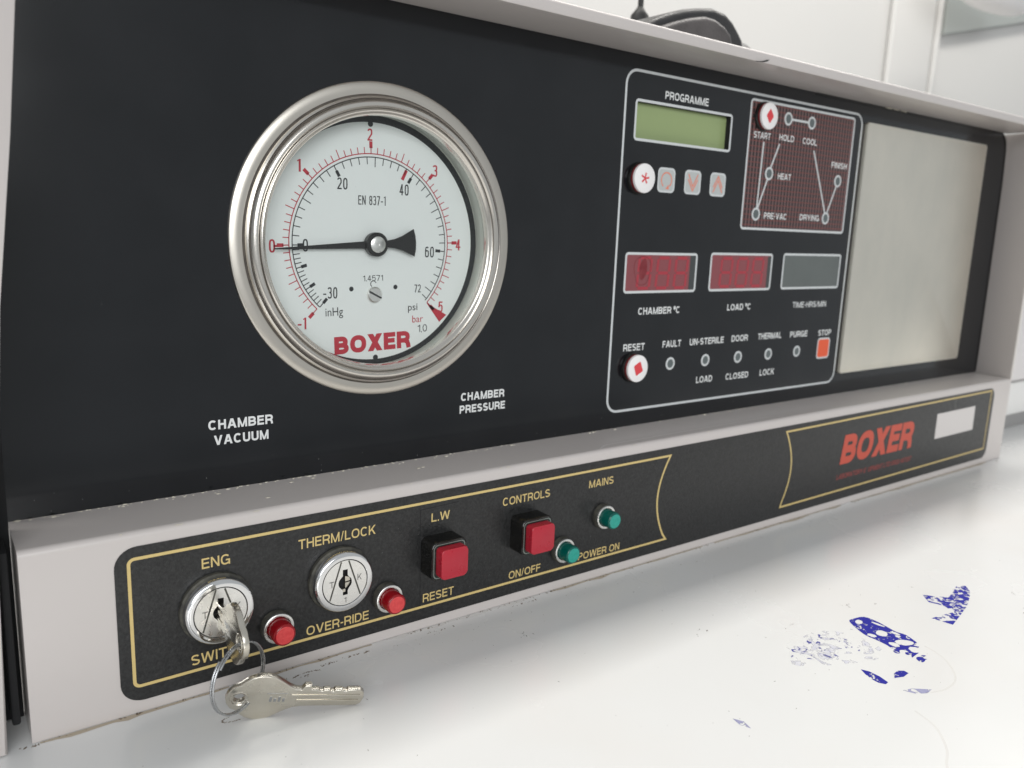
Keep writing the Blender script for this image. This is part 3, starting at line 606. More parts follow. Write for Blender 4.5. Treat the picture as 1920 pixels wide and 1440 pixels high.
def screen(x0, x1, z0, z1, m, name, label):
    r = link(name, None, mach, ((x0+x1)/2, 0, (z0+z1)/2)); r.empty_display_size = .01; r['label'] = label
    outline(r, x0, x1, z0, z1, 2.2, 1.35, P-.05)
    dy = 3.4 if name == 'text_display' else -.06
    if dy > 0:
        bm = bmesh.new(); q = rrect(x0+1.15, x1-1.15, z0+1.15, z1-1.15, 1.3); a = [bm.verts.new((x, -.05, z)) for x, z in q]; b = [bm.verts.new((x, dy+.3, z)) for x, z in q]
        for i in range(len(q)): bm.faces.new((a[i], b[i], b[(i+1) % len(q)], a[(i+1) % len(q)]))
        mk('recess', bm, chassis, r, ((x0+x1)/2, 0, (z0+z1)/2))
    bm = bmesh.new(); add_poly(bm, rrect(x0+1.2, x1-1.2, z0+1.2, z1-1.2, 1.2), dy)
    mk('window', bm, m, r, ((x0+x1)/2, 0, (z0+z1)/2), recalc=False)
    return r
lcd = screen(145.0, 222.6, 55.9, 76.9, lcd_green, 'text_display', 'green liquid crystal display under the word PROGRAMME')
d1 = screen(144.6, 202.2, -24.1, -1.9, led_red_bg, 'digital_display', 'red chamber temperature display with a dark bubble')
d2 = screen(213.6, 272.2, -24.0, -1.3, led_red_bg, 'digital_display', 'red load temperature display')
d3 = screen(283.0, 347.2, -23.8, -0.9, gray_disp, 'digital_display', 'blank grey time display')
def seven(parent, x, z0, wd, ht):
    bm = bmesh.new(); t = 1.7; sk = 1.1; h = ht/2
    def P2(u, v): return (x+u+sk*(v/ht), z0+v)
    segs = [((.7, 0), (wd-.7, 0)), ((.7, h), (wd-.7, h)), ((.7, ht), (wd-.7, ht)), ((0, .7), (0, h-.7)), ((0, h+.7), (0, ht-.7)), ((wd, .7), (wd, h-.7)), ((wd, h+.7), (wd, ht-.7))]
    for a, b in segs: add_line(bm, P2(*a), P2(*b), t, -.10)
    mk('digit', bm, led_seg, parent, (x+wd/2, -.1, z0+h), recalc=False)
for k in range(3):
    seven(d1, 154.6+k*14.6, -21.4, 9.4, 16.6); seven(d2, 223.2+k*14.8, -21.2, 9.6, 16.6)
for d, a, b in ((d1, 196.2, 200.9), (d2, 267.6, 270.9)):  # dark of the recess past each display's end, painted as a flat strip
    bm = bmesh.new(); add_poly(bm, [(a, -22.7), (b, -22.7), (b, -3.2), (a, -3.2)], -.08); mk('recess_shade', bm, led_end, d, ((a+b)/2, 0, -12), recalc=False)
bm = bmesh.new()
blob = [(158.2+6.2*math.cos(a)*(1+.12*math.sin(3*a)), -11.8+8.6*math.sin(a)*(1+.1*math.cos(2*a))) for a in [k*2*PI/30 for k in range(30)]]
add_path(bm, blob, .35, -.13, True)
add_poly(bm, [(158.8+3.0*math.cos(a), -11.0+5.6*math.sin(a)*(1+.2*math.sin(2*a))) for a in [k*2*PI/24 for k in range(24)]], -.12)
mk('film_bubble', bm, led_blot, d1, (158, -.12, -11), recalc=False)

# membrane keys
def key_pad(x, z, kind, label):
    r = link('membrane_key', None, mach, (x, 0, z)); r.empty_display_size = .005; r['label'] = label
    wd, ht = (13.4, 13.2) if kind != 'stop' else (14.6, 14.4)
    outline(r, x-wd/2, x+wd/2, z-ht/2, z+ht/2, 2.6, 1.3, P-.06, silver_print, 'key_border')
    bm = bmesh.new(); add_prism(bm, rrect(x-wd/2+1.1, x+wd/2-1.1, z-ht/2+1.1, z+ht/2-1.1, 1.5), -.3, 0, .1, 1)
    mk('key_face', bm, orange if kind == 'stop' else btn_gray, r, (x, -.3, z))
    bm = bmesh.new(); y = -.36
    if kind == 'loop':
        add_path(bm, arc(x, z, 4.0, -50, 235, 24), .7, y); a = arc(x, z, 4.0, -78, -50, 1)
        add_poly(bm, [(x-.6, z-4.6), (x+1.8, z-2.4), (x+2.2, z-4.8)], y)
    elif kind == 'down':
        add_path(bm, [(x-3.9, z+4.4), (x+.1, z-2.2), (x+3.9, z+4.4)], .75, y); add_path(bm, [(x-3.9, z+1.6), (x+.1, z-4.6), (x+3.9, z+1.6)], .75, y)
    elif kind == 'up':
        add_path(bm, [(x-3.9, z-4.4), (x, z+2.2), (x+3.9, z-4.4)], .75, y); add_path(bm, [(x-3.9, z-1.6), (x, z+4.6), (x+3.9, z-1.6)], .75, y)
    if kind != 'stop': mk('key_symbol', bm, orange_print, r, (x, y, z), recalc=False)
    else: bm.free()
    return r
key_pad(171.8, 37.2, 'loop', 'grey key with a red circular arrow'); key_pad(193.0, 37.3, 'down', 'grey key with red double down arrows'); key_pad(214.3, 37.3, 'up', 'grey key with red double up arrows')
key_pad(337.8, -64.8, 'stop', 'orange STOP key in the bottom right of the white outline')
# unlit status lamps
def status_lamp(x, z, parent=mach, rr=3.7):
    r = link('status_lamp', None, parent, (x, 0, z)); r.empty_display_size = .004
    bm = bmesh.new(); add_lathe(bm, x, z, [(rr, -.08), (rr, -.3), (rr-.4, -.42), (rr-1.1, -.42), (rr-1.25, -.2)], 32); mk('lamp_ring', bm, silver_print, r, (x, 0, z), True)
    bm = bmesh.new(); add_lathe(bm, x, z, [(0, -.25), (rr-1.2, -.25)], 32); mk('lamp_face', bm, led_off, r, (x, 0, z))
    return r
for x in (185.8, 216.2, 246.7, 277.1, 307.5): status_lamp(x, -65.2)

# programme graph
gr = link('programme_graph', None, mach, (291, 0, 50)); gr.empty_display_size = .01; gr['label'] = 'brown and red gridded cycle graph with white lines and lamps'
GX0, GX1, GZ0, GZ1 = 237.6, 346.0, 12.8, 88.0
outline(gr, GX0, GX1, GZ0, GZ1, 2.6, 1.35, P-.08)
bm = bmesh.new(); add_poly(bm, rrect(GX0+1.2, GX1-1.2, GZ0+1.2, GZ1-1.2, 1.6), -.06); mk('graph_ground', bm, graph_bg, gr, (291, 0, 50), recalc=False)
bm = bmesh.new()
z = GZ0+3.0
while z < GZ1-2: add_line(bm, (GX0+1.35, z), (GX1-1.35, z), .42, -.09); z += 3.05
mk('graph_grid', bm, graph_red, gr, (291, 0, 50), recalc=False)
bm = bmesh.new()
x = GX0+3.4
while x < GX1-2: add_line(bm, (x, GZ0+1.35), (x, GZ1-1.35), 1.6, -.075); x += 3.05
mk('graph_grid', bm, graph_dark, gr, (291, 0, 50), recalc=False)
bm = bmesh.new()
for a, b in (((252.7, 64.6), (251.6, 25.4)), ((252.3, 25.4), (259.6, 43.6)), ((261.4, 49.8), (268.0, 64.6)), ((277.6, 79.9), (295.0, 79.9)), ((303.6, 63.6), (322.6, 25.6)), ((324.8, 25.6), (332.3, 43.3))):
    add_line(bm, a, b, 1.25, -.14)
mk('graph_line', bm, silver_print, gr, (291, 0, 50), recalc=False)
for x, z in ((274.3, 79.9), (298.5, 79.9), (260.4, 46.6), (251.3, 22.2), (323.8, 22.3), (333.2, 46.6)): status_lamp(x, z, mach, 3.9)
for t, a, b, z in (('START', 242.8, 258.6, 66.2), ('HOLD', 267.2, 281.8, 66.8), ('COOL', 291.0, 306.0, 66.8), ('HEAT', 269.3, 282.6, 43.9), ('PRE-VAC', 259.4, 281.8, 19.8), ('DRYING', 295.8, 316.8, 20.2), ('FINISH', 324.4, 341.9, 54.7)):
    text(t, a, b, z, 3.7, -.15, white_print, gr, .17)

# three round white push buttons with symbols
def knob(x, z, kind, label):
    r = link('round_button', None, mach, (x, 0, z)); r.empty_display_size = .005; r['label'] = label
    bm = bmesh.new(); add_lathe(bm, x, z, [(8.5, -.05), (8.3, -1.6), (7.9, -2.1), (7.0, -2.2)], 48); mk('collar', bm, gloss_black, r, (x, -1, z), True)
    bm = bmesh.new(); add_lathe(bm, x, z, [(7.6, -1.9), (7.6, -3.4)], 48); mk('red_band', bm, red_dark, r, (x, -3, z), True)
    bm = bmesh.new(); add_lathe(bm, x, z, [(0, -4.9), (7.1, -4.9), (7.5, -4.7), (7.6, -4.3), (7.6, -3.4), (0, -3.4)], 64); mk('cap', bm, white_pl, r, (x, -4.6, z), True)
    bm = bmesh.new(); y = -4.97
    if kind == 'star':
        for k in range(5):
            a = math.radians(80+72*k); add_line(bm, (x, z), (x+2.9*math.cos(a), z+2.9*math.sin(a)), .7, y-.005*k, 1.1)
    else:
        s, rot = (4.6, 0) if kind == 'diamond' else (4.3, 0.33)
        base = [(0, s*.95), (s*.75, 0), (0, -s*.95), (-s*.75, 0)] if kind == 'diamond' else [(-s*.72+.3, s*.62), (s*.60, s*.80), (s*.72, -s*.62), (-s*.62, -s*.80)]
        c, s_ = math.cos(rot), math.sin(rot); p = [(x+u*c-v*s_, z+u*s_+v*c) for u, v in base]
        rp = []
        for i in range(4):
            a = Vector(p[i-1]); b = Vector(p[i]); d = Vector(p[(i+1) % 4]); rp += [tuple(b+(a-b).normalized()*.7), tuple(b+(a-b).normalized()*.2+(d-b).normalized()*.2), tuple(b+(d-b).normalized()*.7)]
        add_poly(bm, rp, y)
    mk('symbol', bm, mat('red_symbol', (0.66, 0.05, 0.06), .4) if 'red_symbol' not in bpy.data.materials else bpy.data.materials['red_symbol'], r, (x, y, z), recalc=False)
knob(150.8, 36.8, 'star', 'white round button with a red star'); knob(250.2, 78.7, 'diamond', 'white round START button with a red diamond'); knob(155.3, -65.3, 'tilted', 'white round RESET button with a tilted red square')

# satin steel cover plate
bm = bmesh.new()
add_prism(bm, rrect(357.2, 527.6, -83.6, 86.2, 1.2), -2.8, -.2, 1.3, 4)
mk('cover_plate', bm, steel_plate, mach, (447, -3, 0), True, 'satin steel blanking plate at the right end of the panel')
# ------------------------------------------------------------------ fascia label on the lower nose
FY = -31.0
bm = bmesh.new(); add_prism(bm, rrect(-117.4, 537.8, -162.6, -104.3, 7.5, 8), FY-.35, FY-.02, .12, 1)
fas = mk('fascia_label', bm, label_black, mach, (210, FY, -133))
GP = FY-.42
bm = bmesh.new(); lp = []
lp += arc(-112.8+2, -108.7-2, 2, 180, 90, 5) + [(157.5, -108.7)]
lp += [(157.5-8.0*math.sin(PI*k/14)**.9, -108.7-47.6*k/14) for k in range(1, 14)] + [(158.2, -156.3)] + arc(-112.8+2, -156.8+2, 2, 270, 180, 5)
add_path(bm, lp, 1.15, GP, True); mk('gold_line', bm, gold_print, fas, (20, GP, -133), recalc=False)
bm = bmesh.new()
lp = [(260.2, -107.9)]+[(260.2+8.2*math.sin(PI*k/14)**.9, -107.9-48.6*k/14) for k in range(1, 14)]+[(261.0, -156.5), (532.0, -154.5), (532.0, -106.3)]
add_path(bm, lp, 1.15, GP, True); mk('gold_line', bm, gold_print, fas, (395, GP, -131), recalc=False)
def ftext(t, x0, x1, zb, cap, m=gold_print, wgt=.155, **k): text(t, x0, x1, zb, cap, GP, m, fas, wgt, **k)
ftext('ENG', -88.4, -78.2, -117.6, 4.0); ftext('SWITCH', -93.3, -73.0, -154.6, 4.1)
ftext('THERM/LOCK', -51.7, -18.4, -117.9, 4.0); ftext('OVER-RIDE', -48.8, -21.4, -155.2, 3.9)
ftext('L.W', 8.4, 17.7, -118.0, 3.9); ftext('RESET', 4.8, 20.8, -154.6, 3.9)
ftext('CONTROLS', 46.5, 74.3, -117.6, 3.9); ftext('ON/OFF', 51.5, 70.5, -154.8, 3.8)
ftext('MAINS', 99.5, 116.0, -117.6, 3.9); ftext('POWER ON', 94.8, 123.2, -154.9, 3.8)
ftext('BOXER', 322.5, 415.0, -138.0, 20.0, red_logo, .25, shear=.16, gap=.06)
ftext('LABORATORY EQUIPMENT LTD 01920 467257', 320.8, 416.5, -148.2, 3.4, mat('dull_red_print', (0.30, 0.05, 0.045), .45), .16, shear=.15)
bm = bmesh.new(); add_path(bm, [(3.4, -156), (2.9, -111.6), (22.5, -111.0)], .3, GP); mk('cut_line', bm, chassis, fas, (3, GP, -133), recalc=False)
bm = bmesh.new(); add_prism(bm, [(447.3, -136.0), (507.2, -135.6), (506.6, -116.3), (447.0, -116.6)], FY-.55, FY-.36, .05, 1)
mk('blank_sticker', bm, cream, fas, (477, GP, -126), label='blank white sticker')
bm = bmesh.new()
for k in range(60): speck(bm, random.uniform(-112, 150), random.uniform(-160, -106), random.uniform(.05, .14), GP-.01)
for k in range(5): add_line(bm, (473.0+.1*k, -108+k*-1.4), (473.2, -109.6+k*-1.4), .35, GP-.02)
o = mk('dust_specks', bm, bpy.data.materials['dust'], fas, (0, GP, -133), recalc=False); o['kind'] = 'stuff'

# key switches
def lock(x, z, label):
    r = link('key_switch', None, mach, (x, FY, z)); r.empty_display_size = .01; r['label'] = label
    bm = bmesh.new(); add_lathe(bm, x, z, [(13.6, FY-.3), (13.5, FY-1.8), (12.9, FY-2.3), (12.0, FY-2.3)], 64); mk('gasket', bm, collar_m, r, (x, FY, z), True)
    bm = bmesh.new(); add_lathe(bm, x, z, [(12.5, FY-2.0), (12.75, FY-2.6), (12.75, FY-4.6), (12.3, FY-5.4), (11.9, FY-5.8), (11.6, FY-5.9), (9.9, FY-5.9), (9.75, FY-5.7)], 96); mk('chrome_bezel', bm, chrome, r, (x, FY-3, z), True)
    bm = bmesh.new(); add_lathe(bm, x, z, [(9.8, FY-5.3), (9.35, FY-5.3)], 64); mk('groove', bm, chassis, r, (x, FY-5, z))
    bm = curve_shape([circ(0, 0, 9.45, 72), [(-1.0, 5.6), (1.1, 5.6), (1.1, 3.0)] + [(2.9*math.cos(math.radians(a)), 2.9*math.sin(math.radians(a))) for a in (55, 30, 10, -10, -30, -55)] + [(1.1, -3.4), (1.1, -5.2), (-1.0, -5.2), (-1.0, -3.4)] + [(2.9*math.cos(math.radians(a)), 2.9*math.sin(math.radians(a))) for a in (235, 210, 190, 170, 150, 125)] + [(-1.0, 3.0)]])
    for v in bm.verts: v.co = Vector((x+v.co.x, FY-5.75, z+v.co.y))
    mk('barrel_face', bm, chrome_satin, r, (x, FY-6, z), recalc=False)
    bm = bmesh.new(); add_lathe(bm, x, z, [(9.6, FY-3.0), (0, FY-3.0)], 48); mk('keyway', bm, chassis, r, (x, FY-3, z))
    bm = bmesh.new()
    add_prism(bm, [(x+.4, z+2.4), (x+2.6, z+1.6), (x+2.7, z+.3), (x+.4, z+.1)], FY-4.9, FY-3.2); add_prism(bm, [(x+.4, z-.4), (x+2.7, z-.3), (x+2.2, z-1.9), (x+.4, z-2.6)], FY-4.9, FY-3.2)
    add_prism(bm, [(x-.9, z-3.0), (x+.4, z-2.9), (x+.4, z-4.2), (x-.9, z-4.3)], FY-5.0, FY-3.2)
    mk('tumbler', bm, nickel, r, (x, FY-4, z))
    bm = bmesh.new()
    add_line(bm, (x-1.6, z+9.1), (x-6.6, z-6.4), .62, FY-5.8); add_line(bm, (x+1.6, z+9.1), (x+6.6, z-6.4), .62, FY-5.8)
    mk('engraved_line', bm, collar_m, r, (x, FY-6, z), recalc=False)
    em = bpy.data.materials.get('engraving') or mat('engraving', (.22, .21, .2), .5, .5)
    text('T', x-6.7, x-4.7, z-1.0, 2.6, FY-5.82, em, r, .13); text('K', x+5.4, x+7.2, z-.2, 2.7, FY-5.82, em, r, .13); text('1', x-.4, x+.5, z-8.6, 2.3, FY-5.82, em, r, .13)
    return r
lock(-83.6, -133.5, 'key switch with a key in it, under ENG'); lock(-34.5, -133.7, 'empty key switch under THERM/LOCK')

# pilot lamps with coloured lenses
def pilot(x, z, lens, core, label):
    r = link('pilot_lamp', None, mach, (x, FY, z)); r.empty_display_size = .006; r['label'] = label
    bm = bmesh.new(); add_lathe(bm, x, z, [(6.5, FY-.3), (6.4, FY-2.6), (6.0, FY-3.1)], 48); mk('collar', bm, collar_m, r, (x, FY, z), True)
    bm = bmesh.new(); add_lathe(bm, x, z, [(6.1, FY-3.0), (6.0, FY-3.7), (5.6, FY-3.9), (4.9, FY-3.8), (4.7, FY-3.2), (4.6, FY-2.0), (0, FY-2.0)], 48); mk('metal_ring', bm, chrome_satin, r, (x, FY-3, z), True)
    bm = bmesh.new(); add_lathe(bm, x, z, [(4.5, FY-2.1), (4.45, FY-9.2), (4.2, FY-9.8), (3.7, FY-10.1), (0, FY-10.1)], 48); mk('lens', bm, lens, r, (x, FY-5, z), True)
    bm = bmesh.new(); add_lathe(bm, x, z, [(0, FY-10.18), (3.4, FY-10.18), (3.6, FY-10.08)], 40); mk('lens_face', bm, core, r, (x, FY-9, z))
    return r
pilot(-61.2, -147.2, red_lens, red_core, 'red pilot lamp beside the SWITCH lettering'); pilot(-13.2, -147.0, red_lens, red_core, 'red pilot lamp beside the OVER-RIDE lettering')
pilot(83.2, -146.2, green_lens, green_core, 'green pilot lamp beside POWER ON'); pilot(109.6, -133.8, green_lens, green_core, 'green pilot lamp under MAINS')

# square red push buttons in glossy black housings
def square_button(x, z, label):
    r = link('square_button', None, mach, (x, FY, z)); r.empty_display_size = .006; r['label'] = label
    bm = bmesh.new(); add_prism(bm, rrect(x-8.8, x+8.8, z-8.6, z+8.6, 2.6, 5), FY-9.6, FY-.3, .9, 3); mk('button_housing', bm, gloss_black, r, (x, FY, z), True)
    bm = bmesh.new(); add_ring(bm, rrect(x-7.9, x+7.9, z-7.7, z+7.7, 2.0, 5), rrect(x-7.5, x+7.5, z-7.3, z+7.3, 1.8, 5), FY-9.66); mk('housing_rim', bm, mat('worn_rim', (.16, .19, .17), .3) if 'worn_rim' not in bpy.data.materials else bpy.data.materials['worn_rim'], r, (x, FY-9, z), recalc=False)
    bm = bmesh.new(); add_prism(bm, rrect(x-6.6, x+6.6, z-6.6, z+6.6, 1.6, 5), FY-14.2, FY-9.3, .55, 3); mk('button_cap', bm, red_pl, r, (x, FY-10, z), True)
    return r
square_button(12.2, -132.6, 'red square button between L.W and RESET'); square_button(60.2, -131.6, 'red square button between CONTROLS and ON/OFF')

# ------------------------------------------------------------------ keys and split ring
def key_outline():
    return [(0.6, -2.5), (0, 0), (0.6, 2.5), (2.0, 4.8), (4.2, 6.0), (5.6, 7.8), (7.6, 9.6), (10.2, 10.6), (13.0, 10.6), (15.6, 9.6), (18.0, 7.8), (20.6, 5.6), (23.2, 4.1), (25.4, 3.9), (26.4, 5.9), (28.0, 6.1), (28.5, 3.8),
            (31.0, 3.8), (31.4, 3.2), (33.0, 3.2), (33.4, 3.8), (35, 3.8), (35.5, 2.9), (37.0, 2.9), (37.4, 3.8), (39.6, 3.8), (40, 3.1), (41.6, 3.1), (42, 3.8), (46.2, 3.8), (47.6, 2.4), (48.0, 0), (47.4, -2.6), (46.0, -3.6),
            (27.0, -3.8), (23.5, -4.3), (20.6, -5.8), (18.0, -7.8), (15.6, -9.6), (13.0, -10.6), (10.2, -10.6), (7.6, -9.6), (5.6, -7.8), (4.2, -6.0), (2.0, -4.8)]
def place(bm, o, ux, uy, uz):
    o, ux, uy, uz = Vector(o), Vector(ux).normalized(), Vector(uy).normalized(), Vector(uz).normalized()
    for v in bm.verts: v.co = o+ux*v.co.x+uy*v.co.y+uz*v.co.z
def make_key(o, ux, vy, label, clip=None):
    ux = Vector(ux).normalized(); vy = (Vector(vy)-ux*Vector(vy).dot(ux)).normalized(); uz = ux.cross(vy)
    r = thing('key', label, 'key', tuple(o))
    bow_hole = [(4.3+2.3*math.cos(2*PI*k/20), 2.6*math.sin(2*PI*k/20)) for k in range(20)]
    out = key_outline()
    bm = curve_shape([out, bow_hole], .75, .35, 2); place(bm, o, ux, vy, uz); mk('key_plate', bm, nickel, r, tuple(o), True)
    for zz in (1.15, -1.15):
        bm = bmesh.new(); add_box(bm, 24, 46.6, -1.9, -.7, zz-.25, zz+.25, .2, 2); add_box(bm, 22, 46.8, .9, 1.9, zz-.25, zz+.25, .2, 2); place(bm, o, ux, vy, uz); mk('blade_ridge', bm, nickel, r, tuple(o), True)
    bm = bmesh.new()
    for a, b in ((28.8, 30.8), (33.5, 34.9), (37.5, 39.5), (42.1, 46.0)): add_box(bm, a, b, 3.4, 4.02, -.95, .95, .15, 2)
    place(bm, o, ux, vy, uz); mk('bitting', bm, brass, r, tuple(o), label='brass coloured cuts on the blade edge')
    bm = bmesh.new()
    for zz in (1.11,):
        for k in range(4): add_box(bm, 14.6+k*1.5, 15.5+k*1.5, -1.6, .9-(k % 2)*.8, zz-.1, zz+.06)
        add_box(bm, 13.5, 20.5, 2.4, 2.7, zz-.1, zz+.05)
    place(bm, o, ux, vy, uz); mk('maker_stamp', bm, wire_m, r, tuple(o))
    bm = bmesh.new(); add_tube(bm, [(4.3+2.9*math.cos(2*PI*k/24), 3.2*math.sin(2*PI*k/24), 1.05) for k in range(24)], .35, 8, True); place(bm, o, ux, vy, uz); mk('eyelet', bm, nickel, r, tuple(o), True)
    return r
# key standing in the switch: bow forward, blade (-> +Y) inside the barrel
make_key((-83.7, -65.0, -134.5), (0, 1, 0.02), (0.0, 0.02, -1), 'key standing upright in the ENG key switch', None)
make_key((-88.6, -57.0, -155.0), (42.6, -12.3, -7.6), (0.0, -.35, .94), 'loose key hanging from the split ring with its tip on the worktop')
# split ring: two turns of wire
rc = Vector((-85.2, -60.6, -147.2)); uu = Vector((.86, .50, .05)).normalized(); ww = Vector((-.03, .0, 1)); ww = (ww-uu*ww.dot(uu)).normalized(); nn = uu.cross(ww)
bm = bmesh.new(); pts = []
for k in range(0, 131):
    a = 2*PI*k/64+2.2; t = k/130
    rad = 12.3; pts.append(rc+(uu*math.cos(a)+ww*math.sin(a))*rad+nn*((t-.5)*1.9))
add_tube(bm, pts, .40, 10)
tag(mk('split_ring', bm, wire_m, None, tuple(rc), True), 'double wire split ring joining the two keys', 'key ring')

# ------------------------------------------------------------------ marks and dirt on the table
TY = TZ+.05
def smooth_loop(p, n=5):
    out = []; N_ = len(p)
    for i in range(N_):
        a, b, c, d = p[i-1], p[i], p[(i+1) % N_], p[(i+2) % N_]
        for k in range(n):
            t = k/n; out.append(tuple(.5*(2*b[j]+(c[j]-a[j])*t+(2*a[j]-5*b[j]+4*c[j]-d[j])*t*t+(3*b[j]-a[j]-3*c[j]+d[j])*t**3) for j in (0, 1)))
    return out
def stain(name, pts, m, holes=(), label=None, dz=0.0):
    bm = curve_shape([pts]+list(holes))
    for v in bm.verts: v.co = Vector((v.co.x, v.co.y, TY+dz))
    o = mk(name, bm, m, table, (pts[0][0], pts[0][1], TY), recalc=False)
    if label: o['label'] = label
    return o
def ell(cx, cy, ax, ay, rot=0, n=14):
    c, s = math.cos(rot), math.sin(rot); rr = [1+random.uniform(-.08, .08) for _ in range(n)]
    return [(cx+rr[k]*(ax*math.cos(2*PI*k/n)*c-ay*math.sin(2*PI*k/n)*s), cy+rr[k]*(ax*math.cos(2*PI*k/n)*s+ay*math.sin(2*PI*k/n)*c)) for k in range(n)]
A = [(178.4, -131.0), (182, -130.6), (188.6, -132.3), (189.6, -138), (188.4, -144.8), (187.6, -148.8), (188.6, -153), (186.3, -158.8), (184.6, -161), (183.2, -164.2), (180, -168), (175, -171.5), (171.2, -171.9), (168, -171), (167.2, -168.6), (169.6, -166.4), (173.4, -163), (174.6, -160.4), (172.4, -158.9), (169.8, -160.4), (168.4, -158.6), (171.4, -154.8), (172.2, -149), (172.2, -142.8), (174.8, -136.6)]
stain('ink_stain', smooth_loop(A, 3), ink_solid, [ell(181.6, -134.0, 2.5, 1.6, .3), ell(180.4, -146.0, 3.1, 2.5, .2), ell(174.6, -144.6, 1.5, 2.0, .2), ell(181.0, -156.4, 4.2, 2.6, -.5), ell(178.6, -162.4, 2.8, 2.4, .4), ell(175.3, -154.8, 1.8, 2.4, .1), ell(172.6, -168.2, 2.5, 1.7, .5), ell(185.8, -149.4, 1.2, 2.2, .1), ell(187.2, -140.2, .9, 3.2, .1), ell(184.2, -151.6, .8, 1.2, .2), ell(176.3, -168.2, 1.7, 1.6, .2), ell(183.3, -160.6, 1.0, 1.5, .4), ell(172.6, -162.4, 1.3, 1.0, .4)], 'large dark blue ink blotch full of round gaps')
stain('ink_stain', [(238.4, -134.8), (241.2, -139), (246.9, -144.0), (257, -141.6), (263.9, -139.4), (269.3, -141.8), (264.5, -146.2), (256.4, -149.9), (244.3, -154.1), (231.8, -157.0), (218.0, -160.0), (215.9, -151.0), (222.2, -151.8), (231.9, -153.7), (234.9, -147.7), (232.4, -141)], ink_broken, (), 'broken blue ink patch on the right of the table')
stain('ink_stain', [(126.0, -133.1), (142.1, -130.6), (154.6, -130.6), (161.5, -138.0), (164.4, -148.1), (158.7, -152.5), (149.7, -149.2), (138.0, -145.1), (129.9, -144.0), (125.4, -139.5)], ink_sparse, (), 'faint scratchy blue ink patch beside the large blotch')
stain('ink_stain', [(142.4, -158.4), (143.9, -161.3), (143.9, -166), (142.6, -170.3), (140.4, -170.6), (138.9, -168.4), (139.0, -165.6), (140.3, -161.8)], ink_solid, (), 'short dark blue ink dash nearer the camera')
stain('ink_stain', [(148.1, -170.0), (151.2, -168.0), (154.8, -167.6), (157.2, -169.2), (156.9, -171.2), (152.4, -171.6)], ink_solid, (), 'small blue half round ink mark')
stain('ink_stain', [(141.9, -176.8), (146.5, -178.2), (152.8, -183.0), (148.6, -183.5), (144.2, -181.2)], ink_pale, (), 'pale blue ink streak')
stain('ink_stain', [(67.9, -151.4), (70.0, -155.2), (68.7, -159.4), (67.0, -155.7)], ink_pale, (), 'tiny pale blue ink streak left of the others')
faint_ink = ink_material('very_faint_blue_ink', (0.46, 0.46, 0.58), 0.55, 120)
stain('ink_stain', smooth_loop([(121.0, -134.1), (134.1, -129.6), (156.6, -128.6), (167.5, -140.0), (166.4, -154.1), (154.7, -157.5), (138.7, -151.2), (124.0, -144.1)]), faint_ink, (), 'very faint veil of ink round the scratchy patch', -.02)
def smooth_line(p, n=8):
    out = []
    for i in range(len(p)-1):
        a, b, c, d = p[max(0, i-1)], p[i], p[i+1], p[min(len(p)-1, i+2)]
        for k in range(n):
            t = k/n; out.append(tuple(.5*(2*b[j]+(c[j]-a[j])*t+(2*a[j]-5*b[j]+4*c[j]-d[j])*t*t+(3*b[j]-a[j]-3*c[j]+d[j])*t**3) for j in (0, 1)))
    return out+[p[-1]]
def ring_mark(pts, wd):
    bm = bmesh.new(); add_path(bm, smooth_line(pts), wd, 0)
    for v in bm.verts: v.co = Vector((v.co.x, v.co.z, TY-.01))
    mk('drip_stain', bm, ring_stain, table, (pts[0][0], pts[0][1], TY), recalc=False)
ring_mark([(186, -163), (183, -172), (176, -180), (168, -185), (158, -186), (150, -184)], .8)
ring_mark([(132, -187), (128, -197), (118, -206), (108, -211), (101, -218)], .9)
# dirt and crumbs where the machine meets the table
bm = bmesh.new()
def flake(bm, x, y, r, zs=.35):
    bmesh.ops.create_icosphere(bm, subdivisions=1, radius=r, matrix=Matrix.Translation((x, y, TZ+r*.1))@Matrix.Rotation(random.uniform(0, 3), 4, 'Z')@Matrix.Diagonal((random.uniform(.8, 2.6), random.uniform(.4, 1), zs, 1)))
for k in range(330):
    x = random.uniform(-150, 560); flake(bm, x, -31.3-abs(random.gauss(0, .7)), random.uniform(.12, .42))
for k in range(120):
    x = random.uniform(-30, 330); flake(bm, x, -37-abs(random.gauss(0, 5.5)), random.uniform(.06, .2))
for cx, cy, n, s in ((-145, -32.5, 10, 1.0), (-112, -32.2, 8, .5), (-65, -33, 10, 1.1), (-60, -38, 6, 2.2), (-53, -40, 7, 2.0), (-40, -36, 14, 3.0), (-28, -36, 14, 4), (10, -36, 12, 4), (60, -35, 12, 5), (552, -35, 5, 1)):
    for k in range(n): flake(bm, cx+random.gauss(0, s), cy+random.gauss(0, .35), random.uniform(.12, .42))
o = mk('grime_crumbs', bm, grime_m, table, (0, -32, TZ)); o['kind'] = 'stuff'
speck_m = mat('gray_speck', (0.22, 0.20, 0.19), 0.8)
bm = bmesh.new()
for k in range(170):
    flake(bm, random.uniform(-120, 420), -random.uniform(45, 225), random.choice([.12, .16, .2, .28]), .2)
for cx, cy, n, s in ((192, -120, 6, 2.5), (207, -128, 4, 1.5), (262, -176, 7, 3), (283, -160, 5, 2), (243, -128, 3, 1), (150, -118, 3, 1.5), (40, -60, 7, 2), (110, -100, 5, 5)):
    for k in range(n): flake(bm, cx+random.gauss(0, s), cy+random.gauss(0, s*.6), random.uniform(.12, .4), .2)
o = mk('dark_specks', bm, speck_m, table, (100, -100, TZ)); o['kind'] = 'stuff'
